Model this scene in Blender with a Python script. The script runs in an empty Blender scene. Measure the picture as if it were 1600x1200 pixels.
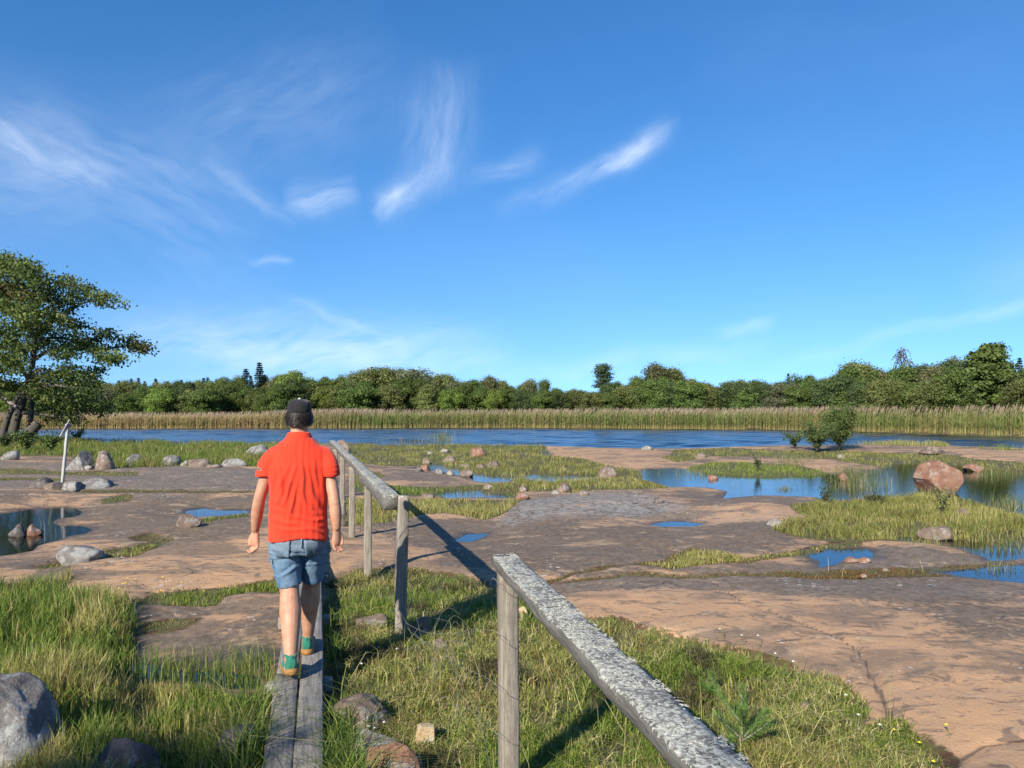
import bpy, math, random
import numpy as np
from mathutils import Vector, Matrix
rng = np.random.default_rng(7)
random.seed(7)
scene = bpy.context.scene
col = scene.collection
PI = math.pi
R = math.radians

# ------------------------------------------------------------------ camera
CAMZ, F, HZ = 1.95, 1200.0, 636.0          # eye height over the water, focal length and horizon row of the 1600 x 1200 photograph
PITCH = math.atan((HZ - 600) / F)
cam_d = bpy.data.cameras.new('camera')
cam_d.sensor_width = 36.0
cam_d.lens = 36.0 * F / 1600.0
cam_d.clip_start = 0.05
cam_d.clip_end = 5000
cam = bpy.data.objects.new('camera', cam_d)
col.objects.link(cam)
cam.location = (0, 0, CAMZ)
cam.rotation_euler = (PI / 2 + PITCH, 0, 0)
scene.camera = cam

# ------------------------------------------------------------------ light
SUN_EL, SUN_AZ = R(30.5), R(29)               # the light travels forward and to the right
L = Vector((math.sin(SUN_AZ) * math.cos(SUN_EL), math.cos(SUN_AZ) * math.cos(SUN_EL), -math.sin(SUN_EL)))
sun_d = bpy.data.lights.new('sun', 'SUN')
sun_d.energy = 5.0
sun_d.angle = R(0.5)
sun_d.color = (1.0, 0.93, 0.82)
sun = bpy.data.objects.new('sun', sun_d)
col.objects.link(sun)
sun.rotation_euler = L.to_track_quat('-Z', 'Y').to_euler()
sun.location = (-20, -30, 40)

scene.view_settings.view_transform = 'Standard'
scene.view_settings.look = 'None'
scene.view_settings.gamma = 1.0
scene.view_settings.exposure = 0.80
scene.cycles.use_denoising = True
scene.cycles.max_bounces = 8
scene.cycles.transparent_max_bounces = 12
scene.cycles.caustics_reflective = False
scene.cycles.caustics_refractive = False

world = bpy.data.worlds.new('World')
scene.world = world
world.use_nodes = True
world.cycles.sampling_method = 'MANUAL'
world.cycles.sample_map_resolution = 256


def sky():
    nt = world.node_tree
    nt.nodes.clear()
    N, K = nt.nodes.new, nt.links.new
    out = N('ShaderNodeOutputWorld')
    bg = N('ShaderNodeBackground')
    bg.inputs['Strength'].default_value = 0.113
    K(bg.outputs[0], out.inputs[0])
    st = N('ShaderNodeTexSky')
    st.sky_type = 'NISHITA'
    st.sun_disc = False
    st.sun_elevation = SUN_EL
    st.sun_rotation = PI + SUN_AZ
    st.altitude = 0
    st.air_density = 1.0
    st.dust_density = 0.1
    st.ozone_density = 3.0
    hs = N('ShaderNodeHueSaturation')
    hs.inputs['Saturation'].default_value = 1.29
    hs.inputs['Hue'].default_value = 0.504
    hs.inputs['Value'].default_value = 1.0
    K(st.outputs[0], hs.inputs['Color'])

    def m(op, a, b=None, c=None, clamp=False):
        n = N('ShaderNodeMath'); n.operation = op; n.use_clamp = clamp
        for i, v in enumerate((a, b, c)):
            if v is None: continue
            if isinstance(v, (int, float)): n.inputs[i].default_value = v
            else: K(v, n.inputs[i])
        return n.outputs[0]
    tc = N('ShaderNodeTexCoord')
    # the clean sea air of the photograph has no yellow rim: the sky is read a few degrees higher
    lift = N('ShaderNodeVectorMath'); lift.operation = 'MULTIPLY_ADD'
    lift.inputs[1].default_value = (1, 1, 0.92); lift.inputs[2].default_value = (0, 0, 0.135)
    K(tc.outputs['Generated'], lift.inputs[0])
    nrmz = N('ShaderNodeVectorMath'); nrmz.operation = 'NORMALIZE'; K(lift.outputs[0], nrmz.inputs[0])
    K(nrmz.outputs[0], st.inputs['Vector'])
    sep = N('ShaderNodeSeparateXYZ')
    K(tc.outputs['Generated'], sep.inputs[0])
    az = m('ARCTAN2', sep.outputs[0], sep.outputs[1])
    el = m('ARCSINE', sep.outputs[2])
    # slow warp that makes every wisp ragged
    cmb = N('ShaderNodeCombineXYZ'); K(az, cmb.inputs[0]); K(el, cmb.inputs[1])
    wn = N('ShaderNodeTexNoise'); wn.inputs['Scale'].default_value = 9.0; wn.inputs['Detail'].default_value = 3
    K(cmb.outputs[0], wn.inputs['Vector'])
    ws = N('ShaderNodeSeparateColor'); K(wn.outputs['Color'], ws.inputs[0])
    az2 = m('ADD', az, m('MULTIPLY', m('SUBTRACT', ws.outputs[0], 0.5), 0.055))
    el2 = m('ADD', el, m('MULTIPLY', m('SUBTRACT', ws.outputs[1], 0.5), 0.05))

    made = {}

    def fibres(ang):
        if ang in made: return made[ang]
        ca, sa = math.cos(R(ang)), math.sin(R(ang))
        cb = N('ShaderNodeCombineXYZ')
        K(m('MULTIPLY', m('ADD', m('MULTIPLY', az2, ca), m('MULTIPLY', el2, sa)), 15.0), cb.inputs[0])
        K(m('MULTIPLY', m('SUBTRACT', m('MULTIPLY', el2, ca), m('MULTIPLY', az2, sa)), 62.0), cb.inputs[1])
        cb.inputs[2].default_value = ang * 0.37
        nn = N('ShaderNodeTexNoise'); nn.inputs['Scale'].default_value = 1.0; nn.inputs['Detail'].default_value = 5
        nn.inputs['Roughness'].default_value = 0.60
        K(cb.outputs[0], nn.inputs['Vector'])
        made[ang] = m('MULTIPLY', m('SUBTRACT', nn.outputs[0], 0.20, clamp=True), 2.25)
        return made[ang]

    def wisp(u, v, ang, length, width, curve, amp, fibre=9.0, skew=0.0):
        # u, v: where in the sky; ang: degrees; length and width in photo pixels
        a0 = math.atan((u - 800) / F)
        e0 = math.atan((HZ - v) / F * math.cos(a0))
        Ls, Ws = length / F, width / F
        ca, sa = math.cos(R(ang)), math.sin(R(ang))
        da, de = m('SUBTRACT', az2, a0), m('SUBTRACT', el2, e0)
        s = m('DIVIDE', m('ADD', m('MULTIPLY', da, ca), m('MULTIPLY', de, sa)), Ls)
        t = m('DIVIDE', m('SUBTRACT', m('MULTIPLY', de, ca), m('MULTIPLY', da, sa)), Ws)
        t = m('SUBTRACT', t, m('MULTIPLY', m('MULTIPLY', s, s), curve))
        along = m('SUBTRACT', 1.0, m('MULTIPLY', s, s), clamp=True)
        if skew: along = m('MULTIPLY', along, m('MULTIPLY_ADD', s, skew, 1.0 - abs(skew) * 0.2))
        across = m('POWER', 2.718, m('MULTIPLY', m('MULTIPLY', t, t), -1.0))
        fib = fibres(min((84, 32, 12, -22), key=lambda q: abs(q - ang)))
        return m('MULTIPLY', m('MULTIPLY', m('MULTIPLY', along, across), fib), amp * 0.44, clamp=True)
    W = [wisp(682, 195, 84, 105, 42, -0.5, 0.42),
         wisp(655, 285, 36, 95, 20, 0.6, 0.50, skew=-0.5),
         wisp(612, 305, 38, 42, 12, 0.0, 0.55),
         wisp(945, 252, 24, 130, 16, -0.2, 0.55, skew=0.7),
         wisp(995, 226, 18, 62, 12, 0.0, 0.75),
         wisp(795, 258, 18, 75, 18, 0.0, 0.34),
         wisp(850, 295, 26, 100, 14, 0.0, 0.25),
         wisp(500, 302, 8, 58, 22, 0.3, 0.62),
         wisp(390, 295, -28, 85, 13, 0.3, 0.36),
         wisp(120, 235, -14, 260, 55, 0.2, 0.22),
         wisp(20, 212, -20, 130, 18, 0.0, 0.34),
         wisp(230, 330, -30, 220, 75, 0.0, 0.14),
         wisp(420, 170, 22, 220, 70, 0.3, 0.20),
         wisp(500, 545, -3, 320, 42, 0.0, 0.75),
         wisp(540, 503, -17, 120, 8, 0.0, 0.30),
         wisp(430, 412, 0, 40, 6, 0.0, 0.42),
         wisp(1450, 515, 12, 260, 9, 0.0, 0.32),
         wisp(1165, 513, 10, 50, 7, 0.0, 0.40),
         wisp(980, 565, 6, 260, 18, 0.0, 0.34),
         wisp(-250, 260, 10, 300, 70, 0.0, 0.4), wisp(1950, 330, 14, 300, 50, 0.0, 0.35)]
    d = W[0]
    for w in W[1:]: d = m('ADD', d, w)
    # a thin veil everywhere, finer than the eye picks out
    vn = N('ShaderNodeTexNoise'); vn.inputs['Scale'].default_value = 3.0; vn.inputs['Detail'].default_value = 5
    mp = N('ShaderNodeMapping'); mp.inputs['Scale'].default_value = (1, 1, 2.5)
    K(tc.outputs['Generated'], mp.inputs[0]); K(mp.outputs[0], vn.inputs['Vector'])
    d = m('ADD', d, m('MULTIPLY', m('SUBTRACT', vn.outputs[0], 0.45, clamp=True), 0.07))
    d = m('MINIMUM', d, 0.85)
    mix = N('ShaderNodeMix'); mix.data_type = 'RGBA'
    K(d, mix.inputs['Factor']); K(hs.outputs[0], mix.inputs[6])
    mix.inputs[7].default_value = (6.0, 6.5, 7.1, 1)
    K(mix.outputs[2], bg.inputs['Color'])


sky()

# ------------------------------------------------------------------ helpers
_fw = np.array((0, math.cos(PITCH), math.sin(PITCH)))
_up = np.array((0, -math.sin(PITCH), math.cos(PITCH)))


def ray(u, v):
    d = _fw + _up * (600 - v) / F
    d = d + np.array(((u - 800) / F, 0, 0))
    return d


def G(u, v, z=0.10):                        # where a photo point meets the level z
    d = ray(u, v)
    t = (z - CAMZ) / d[2]
    return np.array((d[0] * t, d[1] * t, z))


def at(u, v, Y):                            # the photo point at the distance Y
    d = ray(u, v)
    t = Y / d[1]
    return np.array((d[0] * t, Y, CAMZ + d[2] * t))


def _hash(ix, iy, seed):
    h = (ix.astype(np.int64) * 374761393 + iy.astype(np.int64) * 668265263 + seed * 1442695041) & 0xFFFFFFFF
    h = ((h ^ (h >> 13)) * 1274126177) & 0xFFFFFFFF
    h = (h ^ (h >> 16)) & 0xFFFFFF
    return h / float(0xFFFFFF)


def vn(x, y, seed=0):
    x = np.asarray(x, float); y = np.asarray(y, float)
    ix, iy = np.floor(x), np.floor(y)
    fx, fy = x - ix, y - iy
    fx = fx * fx * fx * (fx * (fx * 6 - 15) + 10); fy = fy * fy * fy * (fy * (fy * 6 - 15) + 10)
    a, b = _hash(ix, iy, seed), _hash(ix + 1, iy, seed)
    c, d = _hash(ix, iy + 1, seed), _hash(ix + 1, iy + 1, seed)
    return (a + (b - a) * fx) * (1 - fy) + (c + (d - c) * fx) * fy


def fbm(x, y, oct=4, seed=0):
    s, a, t = 0.0, 1.0, 0.0
    for o in range(oct):
        s = s + a * vn(x * 2 ** o + o * 13.7, y * 2 ** o - o * 7.3, seed + o); t += a; a *= 0.5
    return s / t - 0.5


def sstep(a, b, x):
    t = np.clip((x - a) / (b - a), 0, 1)
    return t * t * (3 - 2 * t)


def mesh_np(name, verts, faces, attrs=None, smooth=False):
    """faces: list of int arrays (n,k)"""
    me = bpy.data.meshes.new(name)
    verts = np.ascontiguousarray(verts, dtype=np.float32)
    me.vertices.add(len(verts)); me.vertices.foreach_set('co', verts.ravel())
    flat = np.concatenate([np.asarray(f, np.int32).ravel() for f in faces])
    tot = np.concatenate([np.full(len(f), np.asarray(f).shape[1], np.int32) for f in faces])
    start = np.concatenate(([0], np.cumsum(tot)[:-1])).astype(np.int32)
    me.loops.add(len(flat)); me.loops.foreach_set('vertex_index', flat)
    me.polygons.add(len(tot)); me.polygons.foreach_set('loop_start', start); me.polygons.foreach_set('loop_total', tot)
    if smooth: me.polygons.foreach_set('use_smooth', np.ones(len(tot), bool))
    for k, a in (attrs or {}).items():
        at_ = me.attributes.new(k, 'FLOAT_COLOR', 'POINT')
        a = np.asarray(a, np.float32)
        if a.shape[1] == 3: a = np.hstack([a, np.ones((len(a), 1), np.float32)])
        at_.data.foreach_set('color', np.ascontiguousarray(a).ravel())
    me.update(calc_edges=True)
    me.validate()
    return me


def obj(name, me, mat=None, parent=None):
    o = bpy.data.objects.new(name, me)
    col.objects.link(o)
    if mat is not None and me is not None and not me.materials: me.materials.append(mat)
    if parent is not None: o.parent = parent
    return o


def tag(o, label=None, cat=None, group=None, kind=None):
    if label: o['label'] = label
    if cat: o['category'] = cat
    if group: o['group'] = group
    if kind: o['kind'] = kind
    return o


def empty(name, loc, rz=0.0):
    o = bpy.data.objects.new(name, None)
    o.empty_display_size = 0.1
    col.objects.link(o)
    o.location = loc; o.rotation_euler = (0, 0, rz)
    return o


class MB:                                   # collects geometry for ONE mesh
    def __init__(s): s.v, s.f, s.n = [], {}, 0
    def add(s, v, faces):
        v = np.asarray(v, float)
        for f in faces:
            f = np.asarray(f, np.int64)
            s.f.setdefault(f.shape[1], []).append(f + s.n)
        s.v.append(v); s.n += len(v)
        return s
    def mesh(s, name, smooth=False, attrs=None):
        return mesh_np(name, np.vstack(s.v), [np.vstack(a) for a in s.f.values()], attrs, smooth)


def loft_rings(rings, cap=True):            # rings: (k, n, 3)
    rings = np.asarray(rings, float)
    k, n, _ = rings.shape
    v = rings.reshape(-1, 3)
    i = np.arange(n); j = (i + 1) % n
    q = np.vstack([np.stack([r * n + i, r * n + j, (r + 1) * n + j, (r + 1) * n + i], 1) for r in range(k - 1)])
    fs = [q]
    if cap:
        c0, c1 = rings[0].mean(0), rings[-1].mean(0)
        v = np.vstack([v, c0, c1])
        a, b = k * n, k * n + 1
        fs.append(np.vstack([np.stack([j, i, np.full(n, a)], 1), np.stack([(k - 1) * n + i, (k - 1) * n + j, np.full(n, b)], 1)]))
    return v, fs


def tube(pts, rad, n=10, cap=True, flat=1.0, ref=(0, 0, 1), wob=0.0):
    """tapered tube through pts; rad one number per point"""
    pts = np.asarray(pts, float); k = len(pts)
    rad = np.broadcast_to(np.asarray(rad, float), (k,))
    tan = np.gradient(pts, axis=0)
    tan /= np.linalg.norm(tan, axis=1, keepdims=True) + 1e-9
    ref = np.asarray(ref, float)
    th = np.linspace(0, 2 * PI, n, endpoint=False)
    rings = []
    for p, t, r in zip(pts, tan, rad):
        a = np.cross(t, ref)
        if np.linalg.norm(a) < 0.15: a = np.cross(t, (1, 0, 0))
        a /= np.linalg.norm(a); b = np.cross(a, t)
        rr = r * (1 + wob * (rng.random(n) - 0.5))
        rings.append(p + np.outer(np.cos(th) * rr, a) + np.outer(np.sin(th) * rr * flat, b))
    return loft_rings(rings, cap)


def smooth_path(pts, k=6):
    pts = np.asarray(pts, float)
    P = np.vstack([2 * pts[0] - pts[1], pts, 2 * pts[-1] - pts[-2]])
    out = []
    for i in range(1, len(P) - 2):
        p0, p1, p2, p3 = P[i - 1], P[i], P[i + 1], P[i + 2]
        for t in np.linspace(0, 1, k, endpoint=False):
            out.append(0.5 * (2 * p1 + (p2 - p0) * t + (2 * p0 - 5 * p1 + 4 * p2 - p3) * t * t + (3 * p1 - p0 - 3 * p2 + p3) * t ** 3))
    out.append(pts[-1])
    return np.array(out)


# ------------------------------------------------------------------ materials
class NT:
    def __init__(s, name):
        s.mat = bpy.data.materials.new(name); s.mat.use_nodes = True
        s.t = s.mat.node_tree; s.t.nodes.clear()
        s.out = s.t.nodes.new('ShaderNodeOutputMaterial')
    def n(s, typ, ins=None, **kw):
        x = s.t.nodes.new(typ)
        for k, v in kw.items(): setattr(x, k, v)
        for k, v in (ins or {}).items():
            if hasattr(v, 'is_output') or isinstance(v, bpy.types.NodeSocket): s.t.links.new(v, x.inputs[k])
            else: x.inputs[k].default_value = v
        return x
    def math(s, op, a, b=0.0, clamp=False):
        return s.n('ShaderNodeMath', {0: a, 1: b}, operation=op, use_clamp=clamp).outputs[0]
    def mix(s, f, a, b):
        x = s.n('ShaderNodeMix', {0: f}, data_type='RGBA')
        for i, v in ((6, a), (7, b)):
            if isinstance(v, bpy.types.NodeSocket): s.t.links.new(v, x.inputs[i])
            else: x.inputs[i].default_value = (*v, 1)
        return x.outputs[2]
    def noise(s, vec, scale, detail=4, rough=0.55, out=0, dist=0.0):
        return s.n('ShaderNodeTexNoise', {'Vector': vec, 'Scale': scale, 'Detail': detail, 'Roughness': rough, 'Distortion': dist}).outputs[out]
    def ramp(s, f, lo, hi):                # smooth 0..1 between lo and hi
        return s.n('ShaderNodeMapRange', {0: f, 1: lo, 2: hi, 3: 0.0, 4: 1.0}, interpolation_type='SMOOTHSTEP').outputs[0]
    def coord(s, which='Object', scale=(1, 1, 1), rot=(0, 0, 0)):
        tc = s.n('ShaderNodeTexCoord')
        return s.n('ShaderNodeMapping', {0: tc.outputs[which], 'Scale': scale, 'Rotation': rot}).outputs[0]
    def bump(s, h, strength, dist, nrm=None):
        ins = {'Height': h, 'Strength': strength, 'Distance': dist}
        if nrm is not None: ins['Normal'] = nrm
        return s.n('ShaderNodeBump', ins).outputs[0]
    def surf(s, color, rough=0.8, nrm=None, spec=0.3, **extra):
        ins = {'Base Color': color if isinstance(color, bpy.types.NodeSocket) else (*color, 1), 'Roughness': rough, 'Specular IOR Level': spec}
        if nrm is not None: ins['Normal'] = nrm
        ins.update(extra)
        b = s.n('ShaderNodeBsdfPrincipled', ins)
        s.t.links.new(b.outputs[0], s.out.inputs[0])
        return s.mat


def leaf_material(name, trans=0.35, vary=0.25, gloss=0.3, rough=0.55):
    m = NT(name)
    a = m.n('ShaderNodeAttribute', attribute_name='col')
    oi = m.n('ShaderNodeObjectInfo')
    hsv = m.n('ShaderNodeHueSaturation', {'Hue': m.n('ShaderNodeMapRange', {0: oi.outputs['Random'], 3: 0.5 - vary * 0.06, 4: 0.5 + vary * 0.06}).outputs[0],
                                          'Value': m.n('ShaderNodeMapRange', {0: oi.outputs['Random'], 3: 1 - vary, 4: 1 + vary}).outputs[0], 'Color': a.outputs['Color']})
    pr = m.n('ShaderNodeBsdfPrincipled', {'Base Color': hsv.outputs[0], 'Roughness': rough, 'Specular IOR Level': gloss})
    tr = m.n('ShaderNodeBsdfTranslucent', {'Color': hsv.outputs[0]})
    mx = m.n('ShaderNodeMixShader', {0: trans, 1: pr.outputs[0], 2: tr.outputs[0]})
    m.t.links.new(mx.outputs[0], m.out.inputs[0])
    return m.mat


def ground_material():
    m = NT('bedrock_and_soil')
    co = m.coord()
    st = m.coord(scale=(0.75, 1.25, 1), rot=(0, 0, R(14)))
    cov = m.n('ShaderNodeAttribute', attribute_name='cov')
    sc = m.n('ShaderNodeSeparateColor', {0: cov.outputs['Color']})
    soil, moss, wet = sc.outputs[0], sc.outputs[1], sc.outputs[2]
    tone = cov.outputs['Alpha']
    cov2 = m.n('ShaderNodeAttribute', attribute_name='cov2')
    s2 = m.n('ShaderNodeSeparateColor', {0: cov2.outputs['Color']})
    grey, crack = s2.outputs[0], s2.outputs[1]
    big = m.noise(st, 0.55, 5, 0.6)
    mid = m.noise(st, 2.6, 6, 0.65, dist=0.6)
    fine = m.noise(co, 14, 6, 0.7)
    grain = m.noise(co, 120, 3, 0.6)
    f = m.math('ADD', m.math('MULTIPLY', big, 0.62), m.math('MULTIPLY', mid, 0.38))
    f = m.math('ADD', f, m.math('MULTIPLY', m.math('SUBTRACT', tone, 0.46), 0.46))
    tan = m.mix(m.ramp(mid, 0.35, 0.65), (0.48, 0.278, 0.138), (0.385, 0.235, 0.128))
    dark = m.mix(m.ramp(fine, 0.35, 0.65), (0.105, 0.072, 0.045), (0.205, 0.140, 0.086))
    c = m.mix(m.ramp(m.math('ADD', f, m.math('MULTIPLY', m.math('SUBTRACT', fine, 0.5), 0.22)), 0.465, 0.565), dark, tan)
    c = m.mix(m.math('MULTIPLY', m.ramp(m.noise(st, 5.5, 7, 0.75, dist=1.0), 0.515, 0.585), 0.68), c, (0.085, 0.068, 0.055))
    c = m.mix(m.math('MULTIPLY', m.ramp(m.noise(st, 3.1, 6, 0.7, dist=0.8), 0.55, 0.64), 0.6), c, (0.47, 0.325, 0.19))
    # broad weather stains
    stn = m.ramp(m.noise(m.coord(scale=(0.7, 1.1, 1), rot=(0, 0, R(-8))), 0.85, 7, 0.62, dist=0.7), 0.50, 0.575)
    c = m.mix(m.math('MULTIPLY', stn, m.math('SUBTRACT', 0.86, m.math('MULTIPLY', tone, 0.25))), c, m.mix(m.ramp(fine, 0.35, 0.65), (0.088, 0.066, 0.046), (0.168, 0.124, 0.084)))
    # grey crust lichen and pale flecks
    c = m.mix(m.math('MULTIPLY', m.math('ADD', m.math('MULTIPLY', grey, 0.65), 0.05), m.ramp(m.noise(co, 7, 6, 0.75), 0.38, 0.58)), c, (0.30, 0.29, 0.27))
    vor = m.n('ShaderNodeTexVoronoi', {'Vector': m.coord(scale=(1, 1, 1)), 'Scale': 11.0, 'Randomness': 1.0})
    sp = m.math('MULTIPLY', m.math('LESS_THAN', vor.outputs['Distance'], m.math('MULTIPLY', m.ramp(m.noise(co, 0.9, 3), 0.46, 0.72), 0.32)), m.ramp(fine, 0.40, 0.55))
    c = m.mix(m.math('MULTIPLY', sp, 0.75), c, (0.55, 0.52, 0.47))
    c = m.mix(m.math('MULTIPLY', m.ramp(grain, 0.3, 0.7), 0.35), c, m.mix(0.5, c, (0.05, 0.04, 0.035)))
    c = m.mix(m.math('MULTIPLY', m.ramp(m.math('ADD', crack, m.math('MULTIPLY', m.math('SUBTRACT', mid, 0.5), 0.5)), 0.72, 0.92), 0.7), c, (0.06, 0.042, 0.030))
    # hairline joints
    vw = m.n('ShaderNodeMix', {0: 0.30}, data_type='RGBA')
    m.t.links.new(co, vw.inputs[6]); m.t.links.new(m.noise(co, 1.6, 4, 0.6, out=1), vw.inputs[7])
    ve = m.n('ShaderNodeTexVoronoi', {'Vector': vw.outputs[2], 'Scale': 0.62}, feature='DISTANCE_TO_EDGE')
    jm = m.math('MULTIPLY', m.math('SUBTRACT', 1.0, m.ramp(ve.outputs['Distance'], 0.001, 0.006)), m.ramp(m.noise(co, 0.7, 3), 0.53, 0.62))
    c = m.mix(m.math('MULTIPLY', jm, 0.75), c, (0.045, 0.032, 0.024))
    # wet rim and pool bottom
    c = m.mix(m.math('MULTIPLY', wet, 0.78), c, (0.035, 0.027, 0.022))
    # soil under the grass and low red-brown moss
    earth = m.mix(m.ramp(fine, 0.35, 0.65), (0.055, 0.048, 0.020), (0.115, 0.105, 0.036))
    mossc = m.mix(m.ramp(m.noise(co, 9, 5, 0.7), 0.4, 0.6), (0.075, 0.034, 0.016), (0.085, 0.075, 0.022))
    edge = m.noise(co, 22, 5, 0.7)
    c = m.mix(m.ramp(m.math('ADD', moss, m.math('MULTIPLY', m.math('SUBTRACT', edge, 0.5), 0.9)), 0.40, 0.60), c, mossc)
    c = m.mix(m.ramp(m.math('ADD', soil, m.math('MULTIPLY', m.math('SUBTRACT', edge, 0.5), 0.7)), 0.42, 0.58), c, earth)
    h = m.math('ADD', m.math('MULTIPLY', fine, 0.35), m.math('ADD', m.math('MULTIPLY', grain, 0.12), m.math('MULTIPLY', m.noise(co, 45, 4, 0.65), 0.35)))
    h = m.math('SUBTRACT', h, m.math('MULTIPLY', jm, 0.5))
    nb = m.bump(h, 0.6, 0.03)
    rough = m.math('SUBTRACT', 0.85, m.math('MULTIPLY', wet, 0.45))
    return m.surf(c, rough, nb, 0.35)


def water_material(name, ripple, tint, rscale, dist=0.05, rough=0.015):
    m = NT(name)
    co = m.coord(scale=(1, 2.2, 1))
    n1 = m.noise(co, rscale, 3, 0.55)
    nb = m.bump(n1, ripple, dist)
    fr = m.n('ShaderNodeFresnel', {'IOR': 1.40, 'Normal': nb}).outputs[0]
    gl = m.n('ShaderNodeBsdfGlossy', {'Color': (1, 1, 1, 1), 'Roughness': rough, 'Normal': nb})
    tr = m.n('ShaderNodeBsdfTransparent', {'Color': (*tint, 1)})
    mx = m.n('ShaderNodeMixShader', {0: fr, 1: tr.outputs[0], 2: gl.outputs[0]})
    m.t.links.new(mx.outputs[0], m.out.inputs[0])
    return m.mat


def stone_material(name, c1, c2, lichen=0.3, lich_col=(0.42, 0.42, 0.38), scale=1.0):
    m = NT(name)
    co = m.coord()
    a = m.noise(co, 3.2 * scale, 6, 0.65, dist=0.5)
    b = m.noise(co, 14 * scale, 6, 0.72)
    g = m.noise(co, 70 * scale, 4, 0.65)
    c = m.mix(m.ramp(a, 0.36, 0.62), c1, c2)
    c = m.mix(m.math('MULTIPLY', m.ramp(b, 0.52, 0.66), 0.6), c, tuple(x * 0.35 for x in c1))
    c = m.mix(m.math('MULTIPLY', m.ramp(m.math('ADD', m.math('MULTIPLY', b, 0.6), m.math('MULTIPLY', m.noise(co, 5.3 * scale, 5, 0.7), 0.5)), 0.60 - lichen * 0.16, 0.66 - lichen * 0.12), min(1, lichen + 0.3)), c, lich_col)
    c = m.mix(m.math('MULTIPLY', m.ramp(g, 0.3, 0.7), 0.35), c, m.mix(0.6, c, (0.04, 0.035, 0.03)))
    nb = m.bump(m.math('ADD', b, m.math('MULTIPLY', g, 0.4)), 0.75, 0.03)
    return m.surf(c, 0.88, nb, 0.25)


def wood_material(name, c1, c2, lichen=0.0, along=(14, 1.0, 14), lcol=(0.52, 0.52, 0.44), lscale=1.0):
    m = NT(name)
    co = m.coord()
    fib = m.coord(scale=along)
    a = m.noise(fib, 5.0, 6, 0.65, dist=0.3)
    b = m.noise(co, 6, 5, 0.65)
    fine = m.noise(fib, 24, 4, 0.6)
    c = m.mix(m.ramp(a, 0.32, 0.66), c1, c2)
    c = m.mix(m.math('MULTIPLY', m.ramp(fine, 0.56, 0.70), 0.6), c, tuple(x * 0.3 for x in c1))
    c = m.mix(m.math('MULTIPLY', m.ramp(b, 0.52, 0.7), 0.4), c, tuple(x * 0.55 for x in c2))
    h = m.math('ADD', a, m.math('MULTIPLY', fine, 0.5))
    if lichen > 0:
        geo = m.n('ShaderNodeNewGeometry')
        upz = m.n('ShaderNodeSeparateXYZ', {0: geo.outputs['Normal']}).outputs[2]
        v = m.noise(co, 60 * lscale, 5, 0.7, dist=0.6)
        big = m.noise(co, 4.5, 4, 0.6)
        f = m.math('ADD', m.math('MULTIPLY', v, 1.0), m.math('MULTIPLY', m.math('SUBTRACT', big, 0.5), 0.32))
        f = m.math('ADD', f, m.math('MULTIPLY', m.math('SUBTRACT', m.ramp(upz, -0.2, 0.7), 0.85), 0.22))
        lm = m.ramp(f, 0.585 - 0.1 * lichen, 0.62 - 0.1 * lichen)
        lc = m.mix(m.ramp(m.noise(co, 95 * lscale, 3, 0.6), 0.4, 0.6), tuple(x * 0.55 for x in lcol), lcol)
        c = m.mix(lm, c, lc)
        h = m.math('ADD', h, m.math('MULTIPLY', lm, 0.9))
    nb = m.bump(h, 0.6, 0.008)
    return m.surf(c, 0.88, nb, 0.2)


def cloth_material(name, c1, c2, weave=900, wr=0.35):
    m = NT(name)
    co = m.coord()
    a = m.noise(co, 7, 4, 0.6)
    b = m.noise(m.coord(scale=(weave, weave, weave * 0.4)), 1.0, 2, 0.5)
    w = m.noise(m.coord(scale=(20, 20, 7), rot=(0, R(25), 0)), 1.0, 3, 0.55, dist=0.8)
    c = m.mix(m.ramp(a, 0.3, 0.7), c1, c2)
    c = m.mix(m.math('MULTIPLY', m.ramp(b, 0.35, 0.65), 0.25), c, tuple(x * 0.7 for x in c1))
    nb = m.bump(w, wr, 0.012)
    nb = m.bump(b, 0.15, 0.001, nb)
    return m.surf(c, 0.85, nb, 0.15, **{'Sheen Weight': 0.15})


def plain(name, c, rough=0.6, spec=0.3, var=0.25, scale=30):
    m = NT(name)
    co = m.coord()
    a = m.noise(co, scale, 5, 0.6)
    cc = m.mix(m.ramp(a, 0.3, 0.7), tuple(x * (1 - var) for x in c), tuple(min(1, x * (1 + var)) for x in c))
    return m.surf(cc, rough, m.bump(a, 0.25, 0.004), spec)


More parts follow.
